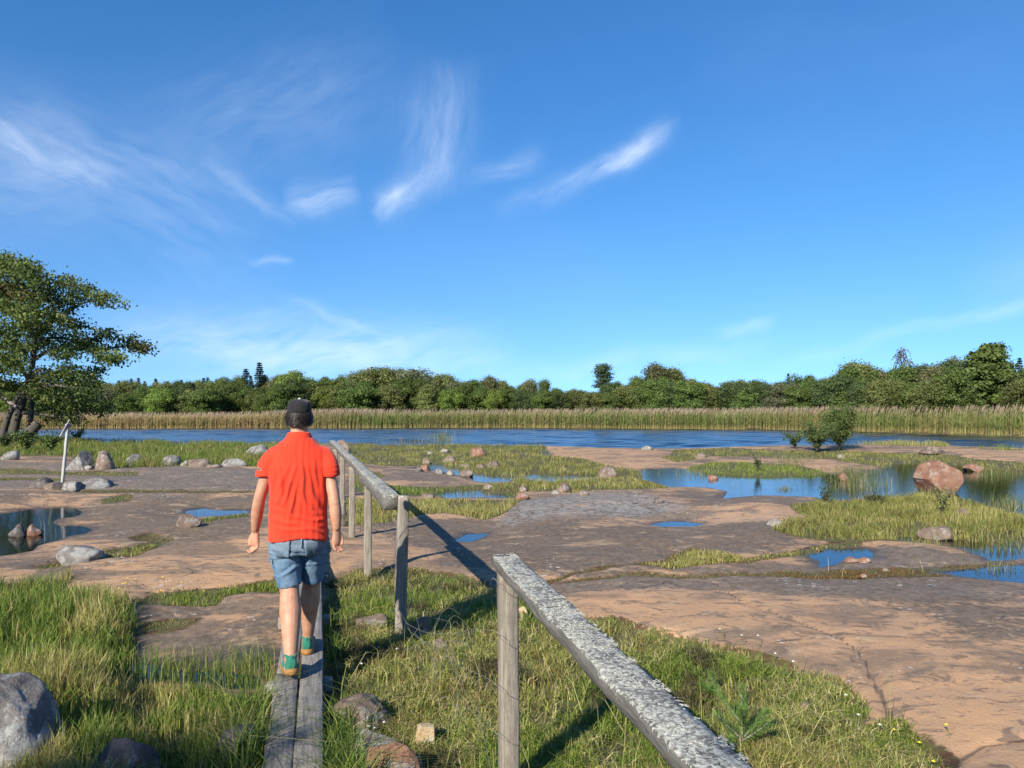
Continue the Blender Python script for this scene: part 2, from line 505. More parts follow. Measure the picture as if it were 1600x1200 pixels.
M = dict(
    ground=ground_material(),
    lagoon=water_material('rippled_lagoon_water', 0.10, (0.10, 0.17, 0.20), 7.0, 0.05, 0.19),
    pool=water_material('still_pool_water', 0.045, (0.62, 0.62, 0.52), 6.0),
    grass=leaf_material('grass_blades', 0.36, 0.0, 0.2, 0.65),
    leaf=leaf_material('tree_leaves', 0.30, 0.18, 0.22, 0.6),
    bark=wood_material('tree_bark', (0.045, 0.038, 0.032), (0.10, 0.088, 0.075), 0.12, (9, 9, 2), (0.27, 0.28, 0.24), 0.25),
    twig=plain('pale_twig', (0.21, 0.19, 0.17), 0.9, 0.1),
    grey=stone_material('grey_lichened_stone', (0.13, 0.115, 0.105), (0.22, 0.20, 0.18), 0.42, (0.36, 0.36, 0.33)),
    dark=stone_material('dark_stone', (0.075, 0.062, 0.055), (0.15, 0.125, 0.11), 0.12),
    red=stone_material('red_granite', (0.20, 0.098, 0.064), (0.29, 0.155, 0.10), 0.16),
    brown=stone_material('brown_stone', (0.125, 0.09, 0.07), (0.22, 0.16, 0.12), 0.15),
    pale=stone_material('pale_stone', (0.22, 0.20, 0.165), (0.30, 0.275, 0.22), 0.25),
    yellow=stone_material('yellow_stone', (0.45, 0.30, 0.13), (0.50, 0.40, 0.26), 0.3, (0.5, 0.47, 0.4), 2.0),
    pink=stone_material('pink_stone', (0.165, 0.112, 0.085), (0.25, 0.178, 0.135), 0.25),
    wood=wood_material('weathered_grey_wood', (0.155, 0.145, 0.13), (0.27, 0.25, 0.22)),
    post=wood_material('brownish_post_wood', (0.165, 0.14, 0.11), (0.29, 0.255, 0.205), 0.12),
    rail=wood_material('lichen_crusted_wood', (0.095, 0.088, 0.078), (0.19, 0.178, 0.155), 0.95, lcol=(0.47, 0.47, 0.40)),
    plank=wood_material('walked_plank_wood', (0.15, 0.136, 0.12), (0.28, 0.258, 0.23)),
    white=wood_material('bleached_stake_wood', (0.30, 0.29, 0.265), (0.46, 0.45, 0.41)),
    wire=plain('galvanised_wire', (0.22, 0.21, 0.19), 0.5, 0.5),
    skin=None, )
# ------------------------------------------------------------------ the lie of the land
FARX = np.array([-400, -150, -40, 0, 22, 30, 34, 45, 60, 90, 400.])
FARY = np.array([80, 74, 70, 73, 67, 60, 51, 43, 38, 36, 40.])


def far_shore(x): return np.interp(x, FARX, FARY) + 0.5 * fbm(x / 5.0, x * 0 + 3, 3, 5)


def W2(pts, z): return np.array([G(u, v, z)[:2] for u, v in pts])


near_shore = W2([(1600, 702), (1480, 697), (1400, 694), (1335, 696), (1235, 697), (1200, 697), (1100, 700), (1040, 702), (960, 701), (900, 699), (850, 697),
                 (740, 696), (600, 696), (550, 693), (440, 696), (400, 695), (300, 694), (200, 694), (120, 688), (50, 683)], 0.0)
lagoon = np.vstack([near_shore, [(-42, 58), (-70, 62), (-140, 66), (-400, 70)], np.stack([FARX, FARY], 1)[:-2], [(80, 33.5), (60, 33.5), (40, 34.5)]])

WATER = [
    lagoon,
    W2([(-90, 806), (0, 803), (30, 798), (60, 795), (90, 793), (115, 794), (131, 799), (128, 805), (112, 809), (92, 811), (86, 816), (96, 822), (125, 823), (142, 827),
        (134, 834), (105, 838), (85, 846), (62, 853), (52, 862), (0, 870), (-90, 876)], 0.0),
    W2([(288, 802), (300, 797), (320, 794), (345, 797), (388, 797), (390, 802), (350, 806), (310, 807)], 0.0),
    W2([(200, 1041), (240, 1043), (262, 1049), (300, 1050), (335, 1052), (400, 1054), (422, 1060), (412, 1078), (380, 1080), (330, 1068), (270, 1063), (205, 1062)], 0.0),
    W2([(640, 732), (668, 726), (690, 726), (704, 732), (722, 735), (742, 741), (770, 744), (800, 747), (796, 753), (760, 755), (738, 752), (728, 746), (690, 738)], 0.0),
    W2([(812, 750), (818, 742), (850, 742), (890, 743), (925, 744), (925, 750), (880, 752), (830, 754)], 0.0),
    W2([(684, 771), (720, 767), (745, 767), (770, 772), (792, 772), (790, 779), (740, 777), (700, 779)], 0.0),
    W2([(1004, 734), (1050, 731), (1082, 734), (1110, 742), (1160, 746), (1230, 746), (1300, 742), (1370, 735), (1398, 726), (1430, 722), (1505, 728), (1560, 735), (1600, 737), (1720, 742),
        (1720, 815), (1600, 806), (1570, 796), (1520, 784), (1450, 773), (1400, 776), (1330, 780), (1290, 783), (1272, 777), (1190, 774), (1124, 778), (1139, 767), (1112, 762), (1052, 761), (1000, 748)], 0.0),
    W2([(1388, 842), (1410, 838), (1470, 842), (1540, 848), (1600, 846), (1720, 850), (1720, 873), (1600, 873), (1550, 877), (1507, 858), (1450, 849)], 0.0),
    W2([(1462, 894), (1530, 886), (1600, 883), (1720, 881), (1720, 920), (1600, 913), (1540, 906), (1480, 900)], 0.0),
    W2([(1265, 869), (1296, 859), (1350, 857), (1358, 864), (1362, 873), (1335, 875), (1312, 884), (1282, 886), (1290, 877)], 0.0),
    W2([(1008, 821), (1035, 816), (1075, 815), (1104, 818), (1095, 821), (1035, 824)], 0.0),
    W2([(720, 846), (728, 835), (766, 834), (758, 840), (742, 847)], 0.0),
    W2([(840, 711), (853, 706), (858, 710), (850, 714)], 0.0),
]
# grass beds: outline in the photograph, shortest and tallest blade, mix of colours, how thick
GRASS = [
    ('sedge', [(-160, 915), (60, 915), (105, 903), (118, 910), (100, 930), (130, 938), (200, 945), (215, 962), (205, 1000), (196, 1040), (203, 1066), (215, 1120), (235, 1200), (250, 1330), (-200, 1330)], .14, .42, 'lush', .9),
    ('sedge', [(203, 1066), (270, 1069), (330, 1070), (380, 1082), (415, 1080), (436, 1068), (490, 1000), (508, 1000), (508, 1200), (520, 1330), (250, 1330), (235, 1200), (215, 1120)], .08, .26, 'lush', .6),
    ('verge', [(205, 940), (240, 926), (300, 922), (400, 911), (440, 908), (500, 903), (500, 920), (440, 930), (400, 926), (352, 936), (346, 951), (318, 952), (290, 945), (210, 947)], .05, .12, 'green', 1.0),
    ('verge', [(213, 974), (260, 968), (312, 968), (282, 978), (220, 986)], .04, .09, 'olive', .8),
    ('meadow', [(508, 907), (560, 896), (610, 890), (660, 893), (740, 905), (765, 918), (800, 922), (842, 936), (868, 968), (960, 970), (1010, 986), (1080, 1001), (1150, 1021), (1200, 1036), (1280, 1061), (1330, 1081), (1358, 1105), (1368, 1137), (1420, 1131), (1452, 1160), (1482, 1192), (1520, 1330), (1500, 1800), (500, 1800), (508, 1200)], .06, .16, 'meadow', 1.0),
    ('verge', [(800, 922), (845, 910), (900, 893), (940, 886), (990, 884), (940, 893), (900, 899), (860, 912), (845, 925)], .05, .10, 'moss', 1.0),
    ('verge', [(990, 884), (1045, 877), (1052, 866), (1085, 858), (1130, 862), (1163, 872), (1165, 880), (1110, 884), (1055, 889)], .06, .15, 'straw', 1.0),
    ('verge', [(1163, 872), (1200, 862), (1290, 846), (1340, 840), (1345, 846), (1290, 854), (1200, 872), (1165, 880)], .04, .10, 'olive', .9),
    ('verge', [(860, 913), (900, 905), (1000, 898), (1100, 899), (1190, 897), (1250, 891), (1300, 885), (1380, 884), (1480, 877), (1545, 874), (1556, 882), (1500, 890), (1400, 899), (1300, 904), (1200, 906), (1000, 904), (900, 911)], .04, .10, 'moss', 1.0),
    ('bank', [(1242, 790), (1290, 782), (1330, 780), (1400, 776), (1450, 773), (1520, 783), (1570, 796), (1600, 806), (1720, 815), (1720, 852), (1600, 846), (1540, 849), (1470, 843), (1410, 839), (1370, 840), (1300, 843), (1250, 837), (1203, 827), (1212, 816), (1274, 811), (1240, 797)], .08, .24, 'olive', 1.1),
    ('verge', [(1552, 878), (1600, 873), (1720, 873), (1720, 882), (1600, 884)], .08, .16, 'olive', 1.0),
    ('shore', [(1060, 722), (1110, 713), (1180, 714), (1300, 719), (1395, 728), (1430, 722), (1505, 728), (1560, 735), (1720, 741), (1720, 722), (1600, 722), (1530, 718), (1470, 710), (1380, 708), (1320, 704), (1230, 704), (1130, 700), (1050, 703), (1050, 709), (1036, 716)], .06, .16, 'olive', 1.0),
    ('shore', [(1072, 730), (1120, 722), (1175, 722), (1250, 729), (1300, 737), (1375, 739), (1340, 742), (1230, 748), (1160, 748), (1110, 744)], .07, .18, 'green', 1.0),
    ('shore', [(1330, 696), (1400, 692), (1480, 694), (1486, 699), (1400, 697)], .25, .45, 'straw', 1.0),
    ('shore', [(1490, 701), (1600, 703), (1720, 705), (1720, 709), (1600, 706)], .2, .4, 'green', 1.0),
    ('shore', [(540, 688), (640, 691), (850, 692), (860, 712), (900, 716), (960, 729), (1003, 734), (1000, 748), (1050, 762), (1000, 765), (950, 768), (900, 771), (860, 767), (826, 765), (800, 768), (770, 764), (740, 757), (797, 754), (812, 750), (800, 746), (742, 740), (722, 734), (704, 731), (690, 725), (668, 725), (600, 727), (545, 724)], .07, .19, 'olive', 1.0),
    ('lawn', [(545, 757), (640, 760), (700, 759), (740, 757), (770, 764), (800, 768), (810, 772), (792, 772), (770, 771), (745, 767), (720, 767), (684, 771), (620, 773), (545, 770)], .06, .14, 'lush', 1.0),
    ('verge', [(540, 780), (600, 780), (690, 779), (790, 780), (815, 776), (800, 792), (778, 808), (760, 812), (730, 808), (700, 801), (662, 806), (622, 816), (540, 824)], .08, .20, 'straw', 1.0),
    ('shore', [(-120, 680), (60, 680), (120, 684), (200, 689), (400, 689), (440, 690), (500, 690), (520, 728), (440, 729), (400, 731), (300, 730), (200, 732), (142, 729), (108, 713), (50, 713), (-120, 714)], .12, .48, 'lush', 1.2),
    ('verge', [(-100, 734), (30, 732), (100, 736), (160, 737), (220, 738), (215, 744), (100, 743), (-100, 741)], .04, .09, 'olive', .7),
    ('verge', [(-60, 749), (40, 746), (105, 748), (112, 753), (60, 752), (-60, 753)], .05, .1, 'lush', .8),
    ('verge', [(95, 768), (180, 765), (300, 767), (440, 767), (440, 771), (300, 772), (200, 772), (100, 772)], .03, .08, 'moss', .9),
    ('verge', [(160, 780), (200, 773), (212, 777), (200, 783), (168, 785)], .04, .08, 'lush', 1.0),
    ('verge', [(310, 820), (318, 811), (345, 806), (390, 801), (400, 806), (350, 812), (330, 820)], .06, .14, 'lush', 1.0),
    ('verge', [(160, 860), (200, 855), (235, 847), (265, 838), (276, 843), (250, 856), (210, 870), (164, 874)], .05, .13, 'olive', 1.0),
    ('verge', [(55, 886), (95, 878), (120, 872), (150, 874), (110, 884), (70, 890)], .05, .11, 'olive', .9),
    ('verge', [(205, 838), (240, 830), (262, 836), (255, 846), (220, 846)], .03, .06, 'moss', 1.0),
    ('verge', [(545, 745), (590, 738), (600, 745), (590, 756), (545, 757)], .1, .2, 'olive', 1.0),
]
GP = [(g[0], W2(g[1], 0.08), *g[2:]) for g in GRASS]
# patches of rock with a colour of their own: (outline, tone, grey)
TONE = [
    ([(850, 698), (960, 700), (1050, 707), (1040, 715), (1076, 729), (960, 729), (900, 715), (858, 711)], 1.0, 0),
    ([(1480, 702), (1720, 707), (1720, 722), (1600, 721), (1530, 717)], 1.05, 0),
    ([(1175, 715), (1300, 722), (1395, 733), (1380, 739), (1300, 736), (1250, 728)], .85, 0),
    ([(880, 930), (1000, 905), (1180, 920), (1330, 950), (1500, 1010), (1600, 1040), (1600, 1160), (1480, 1180), (1380, 1100), (1200, 1030), (950, 965)], .92, 0),
    ([(800, 780), (900, 770), (1000, 773), (1060, 790), (1000, 800), (880, 803), (790, 815)], .30, 1.0),
    ([(860, 800), (1000, 800), (1080, 795), (1290, 800), (1270, 812), (1100, 812), (950, 812)], .58, .2),
    ([(540, 840), (640, 850), (700, 890), (600, 888), (520, 900)], .85, 0),
    ([(160, 880), (300, 850), (400, 830), (420, 870), (400, 905), (250, 915), (130, 925)], .88, 0),
    ([(1280, 855), (1400, 845), (1520, 862), (1450, 880), (1300, 890)], .15, .2),
    ([(860, 905), (1000, 900), (1600, 905), (1600, 930), (1300, 935), (1100, 920), (880, 925)], .25, .2),
    ([(640, 820), (900, 815), (1280, 820), (1100, 870), (800, 890), (700, 880)], .22, 0),
    ([(-50, 720), (400, 735), (420, 765), (-50, 765)], .22, .3),
    ([(150, 775), (400, 775), (400, 835), (250, 850), (150, 830)], .28, 0), ([(560, 815), (720, 810), (760, 850), (640, 850)], .30, 0),
    ([(1060, 762), (1270, 777), (1240, 790), (1100, 785)], .25, .1), ([(1170, 785), (1290, 800), (1260, 812), (1150, 798)], .9, 0), ([(480, 905), (500, 950), (430, 1000), (210, 985), (300, 950)], .5, 0),
    ([(600, 727), (690, 730), (740, 750), (640, 758), (590, 750)], .40, .1),
    ([(270, 985), (440, 960), (440, 1050), (300, 1045), (210, 1020)], .34, 0),
]
TP = [(W2(p, .12), t, g) for p, t, g in TONE]
CRACKS = [np.array([G(u, v, .12)[:2] for u, v in c]) for c in (
    [(1100, 905), (1175, 945), (1250, 975), (1318, 1010), (1340, 1040), (1375, 1078), (1398, 1110), (1402, 1130)],
    [(800, 790), (830, 788), (880, 795), (960, 800), (1000, 805)], [(1480, 1195), (1540, 1165), (1640, 1150)],
    [(0, 900), (80, 888), (160, 880), (260, 850), (300, 830)], [(200, 820), (300, 835), (400, 850)],
    [(640, 775), (560, 780)], [(845, 830), (1010, 812), (1200, 822)], [(560, 850), (700, 842), (800, 850)])]


def sd_poly(x, y, poly, far=3.0):
    """signed distance (negative inside), cut off at `far`"""
    out = np.full(x.shape, far)
    lo, hi = poly.min(0) - far, poly.max(0) + far
    k = np.where((x > lo[0]) & (x < hi[0]) & (y > lo[1]) & (y < hi[1]))[0]
    if not len(k): return out
    px, py = x[k], y[k]
    d2 = np.full(px.shape, far * far); ins = np.zeros(px.shape, bool)
    a = poly; b = np.roll(poly, -1, 0)
    for (ax, ay), (bx, by) in zip(a, b):
        ex, ey = bx - ax, by - ay
        t = np.clip(((px - ax) * ex + (py - ay) * ey) / (ex * ex + ey * ey + 1e-12), 0, 1)
        d2 = np.minimum(d2, (px - ax - t * ex) ** 2 + (py - ay - t * ey) ** 2)
        c = (ay > py) != (by > py)
        ins ^= c & (px < (bx - ax) * (py - ay) / (by - ay + 1e-12) + ax)
    d = np.sqrt(d2)
    out[k] = np.where(ins, -d, d)
    return out


def sd_line(x, y, line, far=0.6):
    out = np.full(x.shape, far)
    lo, hi = line.min(0) - far, line.max(0) + far
    k = np.where((x > lo[0]) & (x < hi[0]) & (y > lo[1]) & (y < hi[1]))[0]
    if not len(k): return out
    px, py = x[k], y[k]; d2 = np.full(px.shape, far * far)
    for (ax, ay), (bx, by) in zip(line[:-1], line[1:]):
        ex, ey = bx - ax, by - ay
        t = np.clip(((px - ax) * ex + (py - ay) * ey) / (ex * ex + ey * ey + 1e-12), 0, 1)
        d2 = np.minimum(d2, (px - ax - t * ex) ** 2 + (py - ay - t * ey) ** 2)
    out[k] = np.sqrt(d2)
    return out


def land(x, y, full=True):
    x = np.asarray(x, float).ravel(); y = np.asarray(y, float).ravel()
    dd = np.hypot(x, y)
    a = 0.05 + 0.006 * dd; s = 0.22 + 0.03 * dd
    xw = x + a * 2.2 * fbm(x / s, y / s, 3, 11); yw = y + a * 2.2 * fbm(x / s, y / s, 3, 23)
    w = np.full(x.shape, 3.0)
    for i, p in enumerate(WATER): w = np.minimum(w, sd_poly(xw, yw, p))
    g = np.full(x.shape, 3.0); gi = np.full(x.shape, -1)
    for i, p in enumerate(GP):
        d = sd_poly(xw, yw, p[1], 1.5)
        sel = d < g
        gi[sel & (d < 0)] = i
        g = np.minimum(g, d)
    # beyond the frame: more of the same slabs with grass in the hollows
    ux = 800 + F * x / np.maximum(y, 0.5)
    off = np.clip(np.maximum(-ux - 60, ux - 1680) / 200, 0, 1) * (y > 0.5) + (y <= 0.5) * 1.0
    off = np.where(y > 66, 0, off)
    pn = fbm(x / 4.0, y / 2.5, 4, 77) * 6.0 + 0.15
    g2 = np.where(off > 0, pn + (1 - off) * 3, 3.0)
    gi = np.where((g2 < 0) & (gi < 0), 6, gi); g = np.minimum(g, g2)
    beyond = y > far_shore(x) + 0.2
    gi = np.where(beyond, -2, gi)
    tn = np.full(x.shape, 0.5); gr = np.zeros(x.shape); ck = np.zeros(x.shape)
    if full:
        for p, t, q in TP:
            d = sd_poly(xw, yw, p, 1.2)
            k = sstep(0.25 + 0.02 * 8, -0.25, d)
            tn = tn * (1 - k) + t * k; gr = np.maximum(gr, q * k)
    for c in CRACKS:
        d = sd_line(xw, yw, c)
        ck = np.maximum(ck, sstep(0.075, 0.0, d))
    rock = 0.125 + 0.09 * fbm(x / 7.0, y / 4.0, 3, 3) + 0.05 * fbm(x / 1.6 + 5, y / 0.9, 3, 31) + 0.016 * fbm(x / 0.32, y / 0.16, 4, 41)
    rock += np.clip(g - 0.02, 0, .5) * 0.05 - 0.02      # slabs swell away from the turf
    near = np.exp(-((y - 10) / 14.0) ** 2)
    soil = 0.055 + 0.06 * fbm(x / 0.9, y / 0.9, 3, 51) * near + 0.02 * fbm(x / .2, y / .2, 2, 52)
    k = sstep(0.05, -0.10, g)
    z = rock * (1 - k) + soil * k
    z = z - 0.016 * ck * (1 - k)
    z = np.maximum(z, 0.03)
    rim = 0.18 + 0.008 * dd
    z = z * sstep(-0.02, rim, w) + np.where(w < 0, np.maximum(w * 0.30, -0.28) - 0.008, 0.0) + 0.0
    z = np.where(w > 0, np.minimum(z, 0.010 + 0.065 * w + 0.02 * np.clip(w, 0, .2) + 0.012 * fbm(x / .3, y / .2, 3, 44) * sstep(0, .3, w)), z)
    lag = sd_poly(x, y, lagoon, 3.0)
    z = np.where(lag < 0, np.minimum(z, np.maximum(lag * 0.3, -0.9)), z)
    # the far bank rises gently behind the reeds
    fb = y - far_shore(x)
    z = np.where(fb > -0.5, 0.1 + np.clip(fb, 0, 60) * 0.012 + 0.15 * fbm(x / 9, y / 9, 3, 8), z)
    behind = np.clip(-y - 1.0, 0, 12)
    z = z + behind * 0.02
    return z, w, g, gi, tn, gr, ck


def height(x, y): return land([x], [y], False)[0][0]


def build_ground():
    ys = np.concatenate([np.linspace(-14, 1.3, 46)[:-1], 1.3 * np.exp(np.linspace(0, math.log(60 / 1.3), 450))[:-1], 60 * np.exp(np.linspace(0, math.log(15), 50))])
    t = np.linspace(-1, 1, 450)
    yy = np.maximum(ys, 2.5)[:, None]
    X = t[None] * 0.85 * yy + np.sign(t)[None] * np.abs(t)[None] ** 5 * (14 + 0.9 * yy)
    Y = np.broadcast_to(ys[:, None], X.shape)
    x, y = X.ravel(), Y.ravel()
    z, w, g, gi, tn, gr, ck = land(x, y)
    fbk = y > far_shore(x) - 0.2
    soil = np.where(fbk, 1.0, sstep(0.06, -0.10, g))
    moss = sstep(0.16, -0.02, g) * (0.55 + 0.9 * fbm(x / 0.8, y / 0.8, 3, 61))
    d = np.hypot(x, y)
    wet = sstep(0.16 + 0.004 * d, -0.02, w + 0.12 * fbm(x / .25, y / .25, 3, 71)) * 0.9
    # damp dark stone around the near pool
    c3 = G(370, 1030, .1)
    wet = np.maximum(wet, 0.75 * sstep(0.62, 0.25, np.hypot((x - c3[0]) / 1.25, y - c3[1] - 0.05) + 0.3 * fbm(x / .3, y / .3, 3, 9)))
    cov = np.stack([soil, moss, wet, tn], 1)
    cov2 = np.stack([gr, ck, np.zeros_like(x), np.ones_like(x)], 1)
    ny, nx = X.shape
    i = (np.arange(ny - 1)[:, None] * nx + np.arange(nx - 1)[None]).ravel()
    me = mesh_np('ground', np.stack([x, y, z], 1), [np.stack([i, i + 1, i + nx + 1, i + nx], 1)], {'cov': cov, 'cov2': cov2}, True)
    o = obj('ground', me, M['ground'])
    tag(o, 'bare reddish bedrock slabs with soil and moss in the cracks', 'ground', kind='structure')
    v = np.array([(-1800, -1800, -1.2), (1800, -1800, -1.2), (1800, 1800, -1.2), (-1800, 1800, -1.2)], float)
    o = obj('terrain', mesh_np('terrain', v, [np.array([[0, 1, 2, 3]])], {'cov': np.tile([1, 0, 0, .5], (4, 1)), 'cov2': np.tile([0, 0, 0, 1.], (4, 1))}), M['ground'])
    tag(o, 'low plain reaching out to the horizon', 'terrain', kind='structure')


def water_sheet(name, x0, x1, y0, y1, mat, label):
    me = mesh_np(name, np.array([(x0, y0, 0), (x1, y0, 0), (x1, y1, 0), (x0, y1, 0)], float), [np.array([[0, 1, 2, 3]])])
    tag(obj(name, me, mat), label, 'water', kind='structure')


build_ground()
water_sheet('pool_water', -60, 80, 1.5, 33.2, M['pool'], 'still clear water in the rock pools and inlet')


def build_lagoon():
    # real wind ripples: long low crests running across the lagoon
    ys = np.concatenate([np.arange(33.2, 77, 0.10), [82, 95, 110]])
    t = np.linspace(-1, 1, 300)
    yy = ys[:, None]
    X = t[None] * 0.74 * yy + np.sign(t)[None] * np.abs(t)[None] ** 21 * 420
    Y = np.broadcast_to(yy, X.shape)
    x, y = X.ravel(), Y.ravel()
    z = np.zeros_like(x); r = np.random.default_rng(21)
    wx, wy = x + 1.6 * fbm(x / 3, y / 3, 2, 201), y + 0.7 * fbm(x / 2.2, y / 2.2, 2, 202)
    for k in range(9):
        lam = .42 * 1.22 ** k * (.9 + .2 * r.random()); a = r.normal(0, .28)
        z += lam * 0.0064 * np.sin(2 * PI * (wy * math.cos(a) + wx * math.sin(a) * .6) / lam + r.random() * 7)
    z *= 0.75 + 0.5 * np.clip(.5 + 2 * fbm(x / 9, y / 5, 2, 203), 0, 1)
    z *= sstep(0.02, 1.2, -sd_poly(x, y, lagoon, 3.0)) * .85 + .15
    ny, nx = X.shape
    i = (np.arange(ny - 1)[:, None] * nx + np.arange(nx - 1)[None]).ravel()
    me = mesh_np('lagoon_water', np.stack([x, y, z], 1), [np.stack([i, i + 1, i + nx + 1, i + nx], 1)], None, True)
    tag(obj('lagoon_water', me, M['lagoon']), 'wind rippled blue lagoon in front of the reeds', 'water', kind='structure')


build_lagoon()

# ------------------------------------------------------------------ grass
PAL = dict(
    lush=[((.085, .145, .022), 4), ((.115, .180, .028), 4), ((.175, .238, .044), 4), ((.27, .30, .065), 3), ((.46, .38, .18), 1)],
    green=[((.14, .21, .030), 4), ((.215, .265, .045), 3), ((.36, .32, .11), 1)],
    meadow=[((.175, .23, .040), 4), ((.28, .305, .065), 4), ((.38, .36, .11), 3), ((.52, .44, .23), 3), ((.20, .15, .075), 1)],
    olive=[((.145, .18, .034), 3), ((.225, .235, .055), 4), ((.35, .31, .12), 2), ((.20, .12, .055), 1)],
    straw=[((.20, .235, .042), 3), ((.32, .30, .08), 4), ((.47, .40, .18), 3), ((.24, .14, .06), 1)],
    moss=[((.15, .065, .028), 4), ((.20, .11, .045), 3), ((.14, .13, .035), 3), ((.24, .20, .07), 1)],
    dark=[((.075, .085, .025), 4), ((.12, .095, .045), 3), ((.22, .19, .09), 2)],
    rush=[((.10, .135, .04), 4), ((.17, .18, .06), 3), ((.36, .31, .16), 2)],
)


def palette(kind, n):
    cs = PAL[kind]; p = np.array([c[1] for c in cs], float); p /= p.sum()
    c = np.array([c[0] for c in cs])[rng.choice(len(cs), n, p=p)]
    return c * (0.8 + 0.4 * rng.random((n, 1)))


def blades(P, H, Wd, C, lean=0.35, bend=0.5):
    """two-piece blades: P base points, H heights, Wd widths, C colours"""
    n = len(P)
    th = rng.random(n) * 2 * PI
    ld = th + rng.normal(0, 1.2, n)
    side = np.stack([np.cos(th), np.sin(th), 0 * th], 1) * (Wd / 2)[:, None]
    ln = np.stack([np.cos(ld), np.sin(ld), 0 * ld], 1)
    l1 = (lean * np.abs(rng.normal(0, 1, n)) * H)[:, None]
    l2 = (bend * np.abs(rng.normal(0, 1, n)) * H)[:, None]
    mid = P + ln * l1 * 0.5; mid[:, 2] += H * 0.58
    tip = P + ln * (l1 + l2); tip[:, 2] += H * np.clip(1.0 - 0.45 * (l1[:, 0] + l2[:, 0]) / np.maximum(H, 1e-6) * 0.7, 0.35, 1)
    V = np.stack([P - side, P + side, mid + side * 0.75, mid - side * 0.75, tip], 1).reshape(-1, 3)
    b = np.arange(n) * 5
    return V, np.stack([b, b + 1, b + 2, b + 3], 1), np.stack([b + 3, b + 2, b + 4], 1), np.repeat(C, 5, 0)


def grass_object(name, parts, label):
    V, Q, T, C, n = [], [], [], [], 0
    for v, q, t, c in parts:
        V.append(v); Q.append(q + n); T.append(t + n); C.append(c); n += len(v)
    o = obj(name, mesh_np(name, np.vstack(V), [np.vstack(Q), np.vstack(T)], {'col': np.vstack(C)}), M['grass'])
    tag(o, label, 'grass', kind='stuff')
    return o


BW = lambda y: -1.035 - 0.25 * (y - 3.66)        # the middle line of the boardwalk


